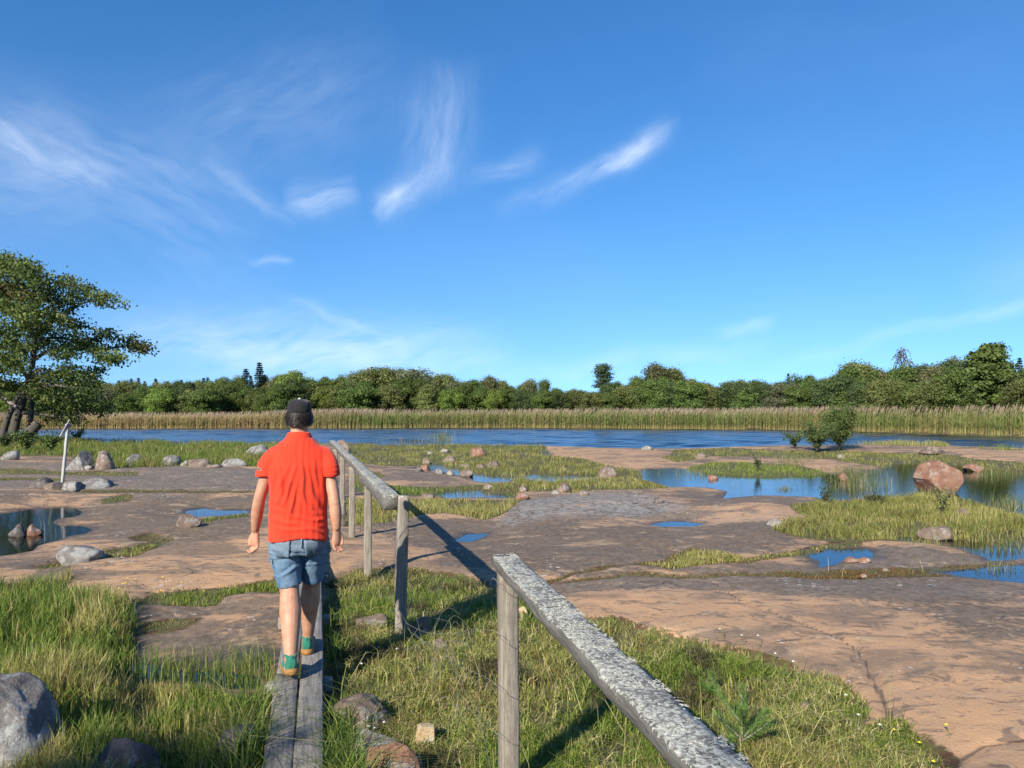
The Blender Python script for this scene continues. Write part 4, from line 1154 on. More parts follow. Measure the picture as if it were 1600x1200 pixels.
# photo left, right, top, foot; stuff; how angular; label
STONES = [
    (-85, 88, 1070, 1240, 'grey', 3, 'boulder', 'big grey lichen spotted boulder in the lower left corner'),
    (118, 236, 1160, 1262, 'dark', 3, 'boulder', 'dark smooth boulder at the bottom edge in the sedge'),
    (335, 412, 1142, 1225, 'dark', 3, 'boulder', 'dark boulder touching the left side of the boardwalk'),
    (562, 652, 1162, 1240, 'red', 3, 'boulder', 'salmon red boulder at the bottom right of the boardwalk'),
    (545, 628, 1148, 1196, 'grey', 3, 'boulder', 'grey boulder just behind the salmon red boulder'),
    (515, 618, 1098, 1150, 'brown', 4, 'boulder', 'flat grey brown rock half covered by sedge right of the boardwalk'),
    (579, 602, 1088, 1106, 'pink', 3, 'stone', 'small pink stone in the turf above the flat rock'),
    (649, 681, 1132, 1174, 'yellow', 7, 'stone', 'upright ochre stone with a flat face in the turf'),
    (646, 678, 966, 1001, 'brown', 3, 'stone', 'rounded brown stone at the foot of the dark handrail post'),
    (547, 604, 962, 988, 'brown', 4, 'stone', 'flat pale topped stone in the shade near the boardwalk'),
    (676, 704, 1000, 1016, 'brown', 4, 'stone', 'flat brown stone right of the handrail post'),
    (708, 738, 1002, 1014, 'brown', 4, 'stone', 'flat stone in the turf between the two handrails'),
    (806, 824, 948, 972, 'yellow', 4, 'stone', 'orange stone just behind the near handrail post'),
    (1245, 1272, 1101, 1123, 'pink', 5, 'stone', 'pinkish stone in the turf at the edge of the big slab'),
    (1206, 1223, 1086, 1098, 'pale', 5, 'stone', 'small pale stone left of the pinkish one in the turf'),
    (89, 160, 845, 879, 'grey', 4, 'boulder', 'grey white lichened boulder below the left pool'),
    (14, 39, 817, 839, 'dark', 4, 'stone', 'dark grey stone standing in the left pool'),
    (36, 66, 816, 837, 'red', 6, 'stone', 'angular reddish stone in the left pool'),
    (48, 82, 743, 764, 'dark', 5, 'stone', 'leftmost stone beside the foot of the bleached stake'),
    (70, 100, 751, 765, 'brown', 5, 'stone', 'low brown stone at the foot of the bleached stake'),
    (95, 127, 749, 768, 'grey', 4, 'stone', 'grey rounded stone right of the bleached stake'),
    (125, 181, 746, 767, 'grey', 5, 'boulder', 'long low grey boulder right of the bleached stake'),
    (104, 143, 703, 733, 'grey', 6, 'boulder', 'pointed grey boulder behind the bleached stake'),
    (132, 144, 725, 733, 'pale', 2, 'stone', 'small pale round stone against the pointed grey boulder'),
    (149, 180, 697, 733, 'pink', 5, 'boulder', 'tall pinkish boulder half hidden in shore grass'),
    (197, 223, 706, 727, 'grey', 5, 'boulder', 'grey boulder in tall shore grass, left of the line of stones'),
    (254, 283, 709, 727, 'grey', 5, 'boulder', 'grey boulder in the shore grass at the head of the line of stones'),
    (281, 297, 718, 728, 'pale', 4, 'stone', 'small pale stone between a grey and a brown boulder'),
    (293, 334, 717, 730, 'brown', 5, 'boulder', 'flat brown boulder in the shore line of stones'),
    (325, 347, 724, 731, 'pink', 4, 'stone', 'low pinkish stone beside the flat brown boulder'),
    (346, 387, 715, 730, 'grey', 4, 'boulder', 'pale grey boulder left of the man at shoulder height'),
    (2, 29, 701, 719, 'grey', 5, 'boulder', 'pale grey boulder at the left edge under the tree'),
    (274, 313, 800, 824, 'brown', 4, 'boulder', 'brown boulder at the small pool left of the man'),
    (382, 424, 694, 716, 'grey', 5, 'boulder', 'grey boulder on the shore just behind the left shoulder of the man'),
    (521, 547, 682, 707, 'pink', 6, 'boulder', 'dark sided pink boulder at the far end of the handrail'),
    (733, 759, 696, 714, 'red', 5, 'boulder', 'red boulder in shore grass near the lagoon'),
    (690, 714, 710, 724, 'brown', 4, 'boulder', 'rounded tan boulder left of the red shore boulder'),
    (667, 677, 704, 710, 'pale', 3, 'stone', 'small pale stone in the grass nearest the lagoon'),
    (687, 705, 700, 707, 'pale', 3, 'stone', 'flat pale stone in the green shore grass'),
    (659, 672, 714, 726, 'pink', 3, 'stone', 'pinkish stone behind the cluster at the narrow channel'),
    (657, 673, 724, 736, 'red', 3, 'stone', 'orange stone in the narrow channel'),
    (648, 660, 727, 736, 'dark', 3, 'stone', 'dark stone left of the orange stone in the channel'),
    (680, 694, 731, 740, 'grey', 4, 'stone', 'grey stone on the slab edge by the channel'),
    (698, 710, 733, 742, 'pale', 4, 'stone', 'pale stone on the slab edge right of the grey one'),
    (717, 738, 724, 732, 'pink', 4, 'stone', 'flat pink stone above the brown one in the channel'),
    (719, 741, 731, 744, 'brown', 4, 'stone', 'brown stone standing in the channel'),
    (759, 782, 718, 731, 'brown', 5, 'boulder', 'tan boulder in olive grass right of the channel'),
    (742, 760, 724, 732, 'brown', 4, 'stone', 'low stone left of the tan boulder in olive grass'),
    (753, 772, 755, 766, 'pink', 4, 'stone', 'reddish stone at the green strip between two pools'),
    (811, 824, 756, 769, 'pink', 5, 'stone', 'pinkish stone at the tip of the grey slab'),
    (803, 826, 768, 780, 'red', 3, 'stone', 'orange rock lump at the upper left tip of the grey slab'),
    (868, 892, 753, 769, 'brown', 4, 'stone', 'brown stone in grass above the grey slab'),
    (903, 920, 762, 774, 'pink', 6, 'stone', 'angular stone lying on the rear edge of the grey slab'),
    (934, 964, 725, 747, 'pink', 4, 'boulder', 'rounded pinkish boulder in the olive grass near the inlet'),
    (658, 680, 768, 781, 'brown', 4, 'stone', 'brown stone left of the narrow pool beside the handrail'),
    (1424, 1506, 718, 770, 'red', 6, 'boulder', 'big red boulder standing in the inlet on the right'),
    (1504, 1536, 723, 737, 'red', 4, 'boulder', 'low red stone behind the big red boulder'),
    (1311, 1326, 737, 751, 'red', 4, 'stone', 'reddish stone in the inlet below the shrub'),
    (1105, 1121, 740, 749, 'red', 4, 'stone', 'small red stone at the edge of the inlet'),
    (1086, 1103, 704, 716, 'brown', 5, 'stone', 'brown stone in the grass near the orange slab'),
    (1309, 1320, 709, 717, 'pale', 3, 'stone', 'bright pale stone in the grass below the shrub'),
    (1002, 1020, 694, 703, 'grey', 4, 'stone', 'grey stone at the lagoon edge of the orange slab'),
    (1199, 1226, 809, 824, 'pale', 6, 'stone', 'pale angular stone at the left tip of the grassy bank'),
    (1434, 1492, 821, 842, 'brown', 6, 'boulder', 'flat slab of stone at the lower edge of the grassy bank'),
    (1494, 1518, 793, 807, 'pink', 4, 'stone', 'pinkish stone in the grassy bank below the big boulder'),
    (1319, 1338, 870, 879, 'red', 4, 'stone', 'left red stone in the puddle on the slab'),
    (1341, 1361, 871, 879, 'red', 4, 'stone', 'right red stone in the puddle on the slab'),
    (1020, 1037, 776, 785, 'dark', 4, 'stone', 'dark stone lying on the grey slab'),
    (1398, 1410, 911, 916, 'dark', 4, 'stone', 'dark pebble on the big slab below the mossy crack'),
    (1344, 1354, 896, 902, 'red', 4, 'stone', 'reddish pebble on the lower edge of the mossy crack'),
    (1378, 1390, 887, 893, 'pink', 4, 'stone', 'pale pink pebble on the mossy crack below the puddle'),
    (1430, 1476, 697, 708, 'brown', 5, 'boulder', 'low dark slab stone on the shore right of the shrub'),
    (862, 876, 765, 772, 'pale', 4, 'stone', 'pale stone at the grass edge above the grey slab'),
]


def build_stones():
    for i, (u0, u1, v0, v1, mt, cuts, cat, label) in enumerate(STONES):
        uc = (u0 + u1) / 2
        p = G(uc, v1, 0.10)
        gz = height(p[0], p[1])
        p = G(uc, v1, max(gz, 0.0))
        dist = p[1]
        w = (u1 - u0) / F * dist
        h = (v1 - v0) / F * dist
        if 'big red boulder' in label: w *= .92; h *= 1.02
        ry = w * (.42 if cuts < 6 else .38)
        h = max(h * (0.97 if w > .7 or dist < 8 else 0.86), 0.02)
        zt = p[2] + h
        me = stone_mesh(w / 2, ry, (h + .35 * h) / 2, 300 + i * 3, cuts + 3, .24, 5 if dist < 6 or w > 1 else (4 if dist < 12 else 3))
        if 'big red boulder' in label:      # leaning block: steep left face, long right slope, undercut foot
            me = stone_mesh(w / 2, ry, (h + .35 * h) / 2, 5, 0, .16, 5, ((.42, -.1, .90, .74), (-.8, -.25, .45, .84), (-.75, -.2, -.62, .62), (.75, -.3, -.6, .80), (.1, -1, .25, .70), (-.25, .1, .97, .84)))
        if label.startswith('pointed grey'):
            me = stone_mesh(w / 2, ry, (h + .35 * h) / 2, 9, 0, .16, 5, ((-.7, -.35, .62, .38), (.85, -.3, .4, .52), (-.1, -1, .1, .5)))
        if label.startswith('upright ochre'):
            me = stone_mesh(w / 2, ry, (h + .35 * h) / 2, 12, 0, .12, 5, ((0, -1, .15, .4), (1, 0, .05, .62), (-1, 0, .1, .66), (0, 0, 1, .66), (-.6, -.2, .6, .72)))
        o = obj('boulder' if cat == 'boulder' else 'stone', me, M[mt])
        o.location = (p[0] * (p[1] + ry * .75) / p[1], p[1] + ry * .75, zt - (h + .35 * h) / 2)
        o.rotation_euler = (0, 0, 0)
        tag(o, label, cat, 'loose stones on the rock and in the grass')


build_stones()
# ------------------------------------------------------------------ trees
def cards(P, N, S, C, asp=1.0):
    """leaf sprays: one kite of two triangles at each point P with facing N"""
    n = len(P)
    N = N / (np.linalg.norm(N, axis=1, keepdims=True) + 1e-9)
    ref = rng.normal(0, 1, (n, 3))
    a = np.cross(N, ref); a /= np.linalg.norm(a, axis=1, keepdims=True) + 1e-9
    b = np.cross(N, a)
    s = S[:, None]
    V = np.stack([P - a * s, P + b * s * .55 * asp + N * s * .18, P + a * s, P - b * s * .55 * asp + N * s * .18], 1).reshape(-1, 3)
    k = np.arange(n) * 4
    return V, np.stack([k, k + 1, k + 2, k + 3], 1), np.repeat(C, 4, 0)


def lobe_crown(lobes, per, size, base, r, sun=0.15, spread=.34, squash=1.0):
    P, N, C = [], [], []
    for (c, rad, tint) in lobes:
        n = int(per * (rad[0] * rad[1] + rad[0] * rad[2]) ** .5)
        d = r.normal(0, 1, (n, 3)); d /= np.linalg.norm(d, axis=1, keepdims=True)
        q = 1.05 - r.normal(0, spread, n)
        p = d * q[:, None]
        keep = fbm3(d * 1.0 + np.array(c) * 3, 2.2, 2, int(tint * 1000) % 97) > -.22
        p = p[keep]; d = d[keep]
        P.append(np.array(c) + p * np.array(rad)); N.append(d + r.normal(0, .55, d.shape) + (0, 0, .25))
        C.append(np.array(base)[None] * (tint * (0.72 + .56 * r.random((len(p), 1)))) * np.array([1 + .25 * (r.random(len(p)) - .5), np.ones(len(p)), np.ones(len(p))]).T)
    P, N, C = np.vstack(P), np.vstack(N), np.vstack(C)
    S = size * (.6 + .8 * r.random(len(P)))
    return cards(P, N, S, C)


def crown_mesh(parts):
    V, Q, C, n = [], [], [], 0
    for v, q, c in parts: V.append(v); Q.append(q + n); C.append(c); n += len(v)
    zt = np.percentile(np.vstack(V)[:, 2], 99.3)
    V = [v * (1, 1, 1 / zt) for v in V]
    return mesh_np('crown', np.vstack(V), [np.vstack(Q)], {'col': np.vstack(C)})


GREENS = dict(mid=(.105, .150, .036), fresh=(.14, .195, .038), olive=(.145, .165, .050), dark=(.075, .108, .036), spruce=(.036, .058, .034), pine=(.062, .100, .040), brown=(.130, .132, .055), grey=(.150, .165, .085))


def trunk_mesh(r, h=.6, rad=.02, forks=4):
    mb = MB()
    top = np.array((r.normal(0, .03), r.normal(0, .03), h))
    pts = smooth_path([(0, 0, -.04), (r.normal(0, .01), r.normal(0, .01), h * .5), top], 4)
    mb.add(*tube(pts, np.linspace(rad, rad * .45, len(pts)), 7))
    for k in range(forks):
        z = h * (.35 + .5 * r.random()); a = r.random() * 2 * PI; l = .12 + .14 * r.random()
        p = np.array((0, 0, z)); e = p + (math.cos(a) * l, math.sin(a) * l, l * .8)
        mb.add(*tube(smooth_path([p, (p + e) / 2 + (0, 0, .02), e], 3), np.linspace(rad * .45, rad * .12, 7), 5))
    return mb.mesh('trunk', True)


def broad(seed, colr, wide=.40, low=.12, n=44, dome=True, per=2900, size=.0175):
    r = np.random.default_rng(seed)
    L_ = []
    for k in range(n):
        a = r.random() * 2 * PI; z = low + (1 - low) * r.random() ** .8 * .92
        prof = math.sin(PI * min(1, max(0, .12 + .82 * (z - low) / (1 - low)))) ** (.55 if dome else .8)
        if not dome: prof = (1.02 - z) ** .62 * 1.05          # pointed crowns
        rr = wide * prof * (.45 + .5 * r.random())
        s = .065 + .07 * r.random()
        L_.append(((math.cos(a) * rr, math.sin(a) * rr, min(z, .93)), (s * 1.15, s * 1.15, s * .8), .75 + .5 * r.random()))
    return [lobe_crown(L_, per, size, GREENS[colr], r)]


def spruce(seed, colr='spruce', wide=.3):
    r = np.random.default_rng(seed); P, N, C = [], [], []
    for k in range(26):
        z = .12 + .86 * k / 25; R_ = wide * (1.02 - z) * (.8 + .4 * r.random()) + .012
        for j in range(9):
            a = r.random() * 2 * PI; m = 14
            t = r.random(m) ** .6
            P.append(np.stack([np.cos(a) * R_ * t + r.normal(0, .008, m), np.sin(a) * R_ * t + r.normal(0, .008, m), z - .25 * R_ * t + .1 * R_ * t * t + r.normal(0, .006, m)], 1))
            N.append(np.stack([r.normal(0, .4, m), r.normal(0, .4, m), np.ones(m)], 1)); C.append(np.array(GREENS[colr])[None] * (.65 + .7 * r.random((m, 1))))
    P = np.vstack(P)
    return [cards(P, np.vstack(N), .014 + .014 * r.random(len(P)), np.vstack(C), .7)]


def pine(seed):
    r = np.random.default_rng(seed); L_ = []
    for k in range(17):
        z = .40 + .58 * k / 16; a = r.random() * 2 * PI; rr = .16 * (1.12 - z) * 2 * r.random() + .02
        L_.append(((math.cos(a) * rr, math.sin(a) * rr, z), (.07 + .05 * r.random(), .07 + .05 * r.random(), .026 + .01 * r.random()), .8 + .4 * r.random()))
    return [lobe_crown(L_, 3400, .015, GREENS['pine'], r)]


def tiered(seed, colr):                          # tall full tree with layered boughs
    r = np.random.default_rng(seed); L_ = []
    for k in range(70):
        z = .06 + .92 * r.random(); a = r.random() * 2 * PI
        R_ = .34 * (1 - max(0, z - .18) / .9) ** .75
        rr = R_ * (.35 + .6 * r.random())
        L_.append(((math.cos(a) * rr, math.sin(a) * rr, z), (.085, .085, .042), .7 + .6 * r.random()))
    return [lobe_crown(L_, 2600, .02, GREENS[colr], r)]


def sparse(seed):                                # half bare birch top
    r = np.random.default_rng(seed); P = []
    for k in range(60):
        a = r.random() * 2 * PI; z = .45 + .5 * r.random(); rr = .17 * r.random() ** .5 * (1.25 - z) * 2
        m = 26; t = r.random(m)
        P.append(np.stack([math.cos(a) * rr * (.5 + .6 * t), math.sin(a) * rr * (.5 + .6 * t), z - .13 * t * t + r.normal(0, .008, m)], 1))
    P = np.vstack(P); n = len(P)
    C = np.array((.15, .125, .085))[None] * (.7 + .6 * r.random((n, 1)))
    return [cards(P, r.normal(0, 1, (n, 3)), .007 + .006 * r.random(n), C)]


VARI = {}
for i, (k, f) in enumerate(dict(
        mid1=lambda: broad(11, 'mid'), mid2=lambda: broad(12, 'mid', .46, .08, 50), fresh=lambda: broad(13, 'fresh', .42), olive1=lambda: broad(14, 'olive', .44), olive2=lambda: broad(15, 'olive', .38, .15, 42, False),
        dark1=lambda: broad(16, 'dark', .36, .1, 42, False), dark2=lambda: broad(17, 'dark', .44), brown=lambda: broad(18, 'brown', .33, .12, 40, False), grey=lambda: broad(19, 'grey', .45, .1, 52),
        narrow=lambda: broad(20, 'mid', .26, .08, 36, False), spruce1=lambda: spruce(21), spruce2=lambda: spruce(22, 'spruce', .36), pine=lambda: pine(23), tier=lambda: tiered(24, 'mid'), sparse=lambda: sparse(25)).items()):
    VARI[k] = (crown_mesh(f()), trunk_mesh(np.random.default_rng(50 + i), .9 if k.startswith('spr') or k == 'pine' else .7, .016, 0 if k.startswith('spruce') else 5))

SKYLINE = np.array([(-300, 600), (0, 600), (170, 599), (300, 600), (370, 592), (420, 592), (455, 583), (500, 589), (540, 588), (575, 579), (620, 577), (655, 579), (700, 587), (730, 591), (765, 590), (800, 596), (835, 590), (870, 600), (900, 603),
                    (930, 604), (965, 599), (1000, 590), (1030, 576), (1055, 578), (1080, 593), (1120, 600), (1145, 592), (1190, 594), (1240, 588), (1300, 583), (1335, 570), (1375, 571), (1450, 572), (1490, 565), (1530, 566), (1580, 574), (1700, 570), (1900, 575)], float)


def far_tree(u, Y, top, kind, wide, label, group=None, name='broadleaf_tree', rz=None):
    x = (u - 800) / F * Y
    z0 = 0.35 + max(0, Y - 80) * .008
    h = CAMZ + (HZ - top) / F * Y - z0
    root = tag(empty(name, (x, Y, z0), rng.random() * 6.28 if rz is None else rz), label, 'tree', group)
    c, t = VARI[kind]
    for nm, me, mt in (('crown', c, M['leaf']), ('trunk', t, M['bark'])):
        o = obj(nm, me, mt, root); o.scale = (h * wide, h * wide, h)
    return root


ADJ = dict(mid1='mid green', mid2='broad mid green', fresh='fresh green', olive1='rounded olive', olive2='upright olive', dark1='dark upright', dark2='dark rounded', brown='brownish', grey='grey green', narrow='narrow green', spruce1='slim spruce like', spruce2='bushy spruce like', pine='flat topped pine')
ORD = 'first second third fourth fifth sixth seventh eighth ninth tenth eleventh twelfth thirteenth fourteenth fifteenth sixteenth'.split()
SPANS = [(-200, 195, 'behind the alder'), (195, 360, 'under the spruce tips'), (360, 520, 'around the cap of the man'), (520, 700, 'under the two round domes'), (700, 900, 'left of the lone pine'), (900, 1100, 'around the lone pine'), (1100, 1300, 'left of the shore bush'), (1300, 1450, 'around the half bare birch'), (1450, 1900, 'at the right edge')]
COUNT = {}


def tree_label(u, kind, row, noun='tree'):
    w = next(t for a, b, t in SPANS if a <= u < b)
    k = (w, kind, row); COUNT[k] = COUNT.get(k, 0) + 1
    return f'{ORD[COUNT[k] - 1]} {ADJ[kind]} {noun} from left, {row}, {w}'


def build_wood():
    r = np.random.default_rng(99)
    G1 = 'leafy trees of the far wood'
    # front row of low crowns against the reeds
    u = -70
    while u < 1670:
        Y = float(far_shore(np.array([(u - 800) / F * 75]))[0]) + 14 + 4 * r.random()
        sk = np.interp(u, SKYLINE[:, 0], SKYLINE[:, 1])
        top = sk + (HZ - sk) * (.12 + .38 * r.random())
        kd = r.choice(['mid1', 'mid2', 'fresh', 'olive1', 'dark2', 'olive2', 'grey', 'dark1'], p=[.18, .2, .16, .16, .1, .1, .05, .05])
        if not 1495 < u < 1600: far_tree(u, Y, top, kd, .88 + .34 * r.random(), tree_label(u, kd, 'front row'), 'front row trees behind the reeds')
        u += 18 + 14 * r.random()
    # second row makes the skyline
    u = -70
    while u < 1670:
        Y = float(far_shore(np.array([(u - 800) / F * 80]))[0]) + 24 + 6 * r.random()
        sk = np.interp(u, SKYLINE[:, 0], SKYLINE[:, 1])
        top = sk + 12 * r.random() ** 1.5
        if u < 430: kd = r.choice(['dark2', 'dark1', 'mid1', 'olive1', 'mid2']); top -= 4
        if r.random() < .10 and not 480 < u < 760: kd = r.choice(['spruce1', 'spruce2', 'pine']); top -= 3
        elif u < 430: pass
        elif u < 760: kd = r.choice(['grey', 'olive1', 'mid2', 'olive1', 'mid1'])
        elif u < 1100: kd = r.choice(['narrow', 'olive2', 'brown', 'dark1', 'mid1'])
        else: kd = r.choice(['mid1', 'olive2', 'dark1', 'mid2', 'brown', 'narrow'])
        far_tree(u, Y, top, kd, .72 + .30 * r.random(), tree_label(u, kd, 'skyline row'), 'skyline trees of the wood')
        u += 17 + 12 * r.random()
    # a third, dark row closes the gaps
    u = -70
    while u < 1670:
        sk = np.interp(u, SKYLINE[:, 0], SKYLINE[:, 1])
        kd = r.choice(['dark1', 'dark2', 'mid1'])
        far_tree(u, 112 + 6 * r.random(), sk + 3 + 8 * r.random(), kd, 1.1, tree_label(u, kd, 'rear row'), 'rear trees of the wood')
        u += 36 + 16 * r.random()
    for u, top in ((120, 596), (150, 595), (185, 595), (205, 592), (216, 591), (226, 596), (243, 592), (262, 596), (283, 594), (296, 597), (318, 591), (324, 590), (338, 593), (345, 592), (352, 596), (360, 598)):
        kd = 'spruce1' if r.random() < .5 else 'spruce2'
        far_tree(u, 106 + 5 * r.random(), top, kd, .9, tree_label(u, kd, 'skyline', 'spruce tip'), 'spruce tips above the left wood', 'spruce_tree')
    far_tree(384, 98, 577, 'spruce2', 1.1, 'shorter spruce of the two standing out left of the man', None, 'spruce_tree')
    far_tree(405, 99, 567, 'spruce1', 1.0, 'taller slender spruce standing out above the wood left of the man', None, 'spruce_tree')
    far_tree(943, 92, 569, 'pine', 1.0, 'lone pine with flat tiered crown above the middle of the wood', None, 'pine_tree')
    far_tree(1232, 100, 584, 'spruce1', .6, 'small pointed spruce on the skyline right of the middle', None, 'spruce_tree')
    far_tree(1547, 63, 540, 'tier', 1.18, 'tall full green tree with layered boughs near the right edge', None, 'broadleaf_tree', 1.0)
    far_tree(1410, 84, 545, 'sparse', 1.15, 'half bare grey birch rising above the wood on the right', None, 'birch_tree')
    far_tree(1594, 78, 560, 'spruce2', .7, 'spruce at the right edge behind the tall layered tree', None, 'spruce_tree')
    for u, top, k, Y, w, lab in ((588, 576, 'olive1', 92, 1.15, 'left of the two round grey green domes above the wood'), (640, 578, 'grey', 93, 1.2, 'right of the two round grey green domes above the wood'),
                                 (455, 582, 'fresh', 90, .95, 'round fresh green crown directly behind the cap of the man'), (1028, 571, 'brown', 90, 1.0, 'olive brown pointed tree on the skyline right of the pine'),
                                 (1048, 577, 'olive2', 91, .9, 'second olive tree beside the olive brown pointed one'), (1335, 568, 'olive2', 82, 1.1, 'rounded olive tree left of the half bare birch'), (1490, 562, 'brown', 82, .9, 'brownish tree between the birch and the tall layered tree'),
                                 (1440, 600, 'fresh', 68, 1.1, 'fresh green tree below the birch at the reed edge'), (1330, 612, 'fresh', 72, 1.3, 'bright yellow green bush behind the shrub at the reed edge'),
                                 (1370, 596, 'mid2', 74, 1.1, 'dense green tree left of the birch trunk at the reed edge'), (1150, 607, 'tier', 86, 1.3, 'broad dark layered tree right of the middle of the wood'), (955, 600, 'dark1', 88, 1.2, 'dark tree under the lone pine')):
        far_tree(u, Y, top, k, w, lab)


build_wood()


def shade_trees():
    # the trees behind the viewer whose shade lies over the near planks, the left boulders and the end of the rail
    for i, (p, s_edge, kd, wd, lab) in enumerate(((-5.9, 2.0, 'mid2', .50, 'leafy tree behind the viewer, leftmost of the shading trees'), (-3.3, 3.1, 'fresh', .36, 'leafy tree behind the viewer, second of the shading trees'), (-1.5, 2.5, 'olive1', .40, 'low leafy tree behind the viewer, third of the shading trees'), (.6, 3.7, 'mid1', .50, 'leafy tree behind the viewer, rightmost of the shading trees'))):
        D = 11.5
        s0 = s_edge - D
        sa, ca = math.sin(SUN_AZ), math.cos(SUN_AZ)
        x, y = s0 * sa + p * ca, s0 * ca - p * sa
        z0 = height(x, y)
        h = D * math.tan(SUN_EL) - z0
        root = tag(empty('broadleaf_tree', (x, y, z0), 1.3 * i), lab, 'tree', 'trees behind the viewer')
        c, t = VARI[kd]
        for nm, me, mt in (('crown', c, M['leaf']), ('trunk', t, M['bark'])):
            o = obj(nm, me, mt, root); o.scale = (h * wd, h * wd, h)


shade_trees()


def kite_leaves(P, size, C, r, up=.4):
    N = r.normal(0, 1, (len(P), 3)) * (1, 1, .7) + (0, 0, up)
    return cards(P, N, size * (.65 + .6 * r.random(len(P))), C, 1.25)


# ------------------------------------------------------------------ the big alder on the left bank
def build_alder():
    r = np.random.default_rng(17)
    Y0 = 40.0
    base = at(22, 690, Y0); gz = height(base[0], base[1])
    off = np.array((base[0], Y0, gz))
    root = tag(empty('alder_tree', tuple(off)), 'large leafy alder with spreading boughs at the left edge on the shore', 'tree')
    P = lambda u, v, dy=0.0: at(u, v, Y0 + dy) - off
    mb = MB()
    limb = lambda pts, r0, r1, n=9: mb.add(*tube(smooth_path(pts, 5), np.linspace(r0, r1, (len(pts) - 1) * 5 + 1), n, wob=.12))
    limb([P(18, 693), P(26, 655), P(36, 625), P(46, 596), P(52, 560), P(56, 520), P(58, 475), P(46, 435), P(38, 402)], .23, .04, 12)
    limb([P(2, 693, .3), P(10, 660, .3), P(24, 628, .2), P(38, 605)], .17, .13)
    limb([P(40, 690, -.5), P(48, 650, -.4), P(50, 610, -.2), P(48, 590)], .16, .12)
    obj('trunk', mb.mesh('trunk', True), M['bark'], root)
    boughs = [[(52, 562), (85, 545), (120, 546), (165, 545), (205, 540), (226, 543)], [(56, 525), (84, 500), (108, 486), (135, 472), (168, 470)], [(50, 590), (82, 588), (115, 582), (150, 588)], [(48, 600), (26, 565), (0, 556), (-45, 548), (-90, 540)],
              [(58, 480), (78, 452), (100, 444), (118, 446)], [(40, 622), (76, 622), (118, 628), (160, 640)], [(44, 610), (80, 603), (120, 605), (150, 608)], [(56, 530), (30, 500), (-10, 480), (-60, 470)], [(54, 470), (30, 440), (0, 430), (-40, 432)],
              [(30, 640), (0, 620), (-50, 610), (-100, 600)], [(54, 545), (70, 530), (95, 528), (130, 535), (160, 528)], [(48, 430), (25, 418), (0, 412)], [(54, 500), (75, 490), (95, 492), (118, 505)], [(36, 645), (70, 648), (100, 652), (125, 650)]]
    tips = []
    for i, b in enumerate(boughs):
        dys = np.linspace(0, r.normal(0, 2.6), len(b))
        pts = [P(u, v, d) for (u, v), d in zip(b, dys)]
        m2 = MB(); sp = smooth_path(pts, 5)
        m2.add(*tube(sp, np.linspace(.11, .025, len(sp)), 7, wob=.1))
        for k in range(16):                     # twigs
            q = sp[r.integers(3, len(sp))]
            e = q + r.normal(0, .5, 3) * (1, 1, .6) + (0, 0, .15)
            m2.add(*tube(smooth_path([q, (q + e) / 2 + r.normal(0, .08, 3), e], 3), np.linspace(.02, .006, 7), 5))
            tips.append(e)
        for k in range(3): tips += list(sp[3:])
        obj('bough', m2.mesh('bough', True), M['twig' if i % 3 == 0 else 'bark'], root)
    clumps = [(15, 412, 42, 16), (42, 428, 36, 18), (5, 448, 40, 22), (60, 455, 30, 18), (102, 444, 22, 9), (132, 460, 36, 11), (160, 470, 18, 12), (92, 472, 32, 13), (30, 488, 46, 20), (72, 500, 40, 16), (108, 508, 20, 9), (8, 528, 38, 17), (60, 534, 36, 11), (120, 536, 32, 11),
              (162, 528, 28, 10), (196, 536, 24, 8), (220, 544, 13, 6), (150, 552, 32, 8), (176, 560, 14, 6), (100, 556, 26, 8), (18, 570, 32, 12), (82, 580, 26, 10), (120, 586, 30, 11), (146, 582, 11, 12), (92, 605, 42, 12), (140, 610, 28, 10), (120, 634, 38, 12), (160, 640, 14, 9),
              (92, 652, 30, 6), (-40, 470, 45, 20), (-60, 520, 50, 22), (-50, 570, 46, 20), (-80, 610, 40, 18), (-30, 430, 40, 18), (-95, 545, 40, 20), (-20, 600, 30, 16), (75, 640, 28, 9), (100, 622, 36, 12), (60, 515, 36, 12), (20, 460, 40, 16), (0, 562, 34, 12), (12, 602, 26, 9), (70, 612, 30, 9), (75, 590, 26, 9), (40, 545, 34, 10)]
    Pl, Cl = [], []
    for (u, v, ru, rv) in clumps:
        sub = max(4, int(ru * rv / 56))
        dy0 = r.normal(0, 2.0)
        for k in range(sub):
            cu, cv = u + r.normal(0, .5) * ru, v + r.normal(0, .5) * rv
            c = P(cu, cv, dy0 + r.normal(0, 1.0) * ru / 26)
            n = int(80 + 50 * r.random())
            p = c + r.normal(0, 1, (n, 3)) * (.27, .32, .15)
            Pl.append(p); t = r.random()
            bc = np.array((.082, .122, .029)) if t < .6 else (np.array((.14, .182, .042)) if t < .97 else np.array((.19, .14, .055)))
            Cl.append(bc[None] * (.7 + .6 * r.random((n, 1))))
    tp = np.array(tips)
    n = 3500
    p = tp[r.integers(0, len(tp), n)] + r.normal(0, .16, (n, 3)); Pl.append(p); Cl.append(np.array((.08, .115, .026))[None] * (.7 + .6 * r.random((n, 1))))
    Pl, Cl = np.vstack(Pl), np.vstack(Cl)
    print('alder leaves', len(Pl))
    v, q, c = kite_leaves(Pl, .078, Cl, r)
    obj('crown', mesh_np('crown', v, [q], {'col': c}), M['leaf'], root)
    # a dark leaning stub of trunk beside it
    s = tag(empty('leaning_log', tuple(at(40, 688, 39.0))), 'dark leaning log beside the foot of the alder', 'log')
    v, f = tube(smooth_path([(0, 0, -.1), (.2, 0, .35), (.55, .1, .85)], 5), np.linspace(.3, .24, 11), 12, wob=.1)
    obj('log', MB().add(v, f).mesh('log', True), M['bark'], s)


build_alder()


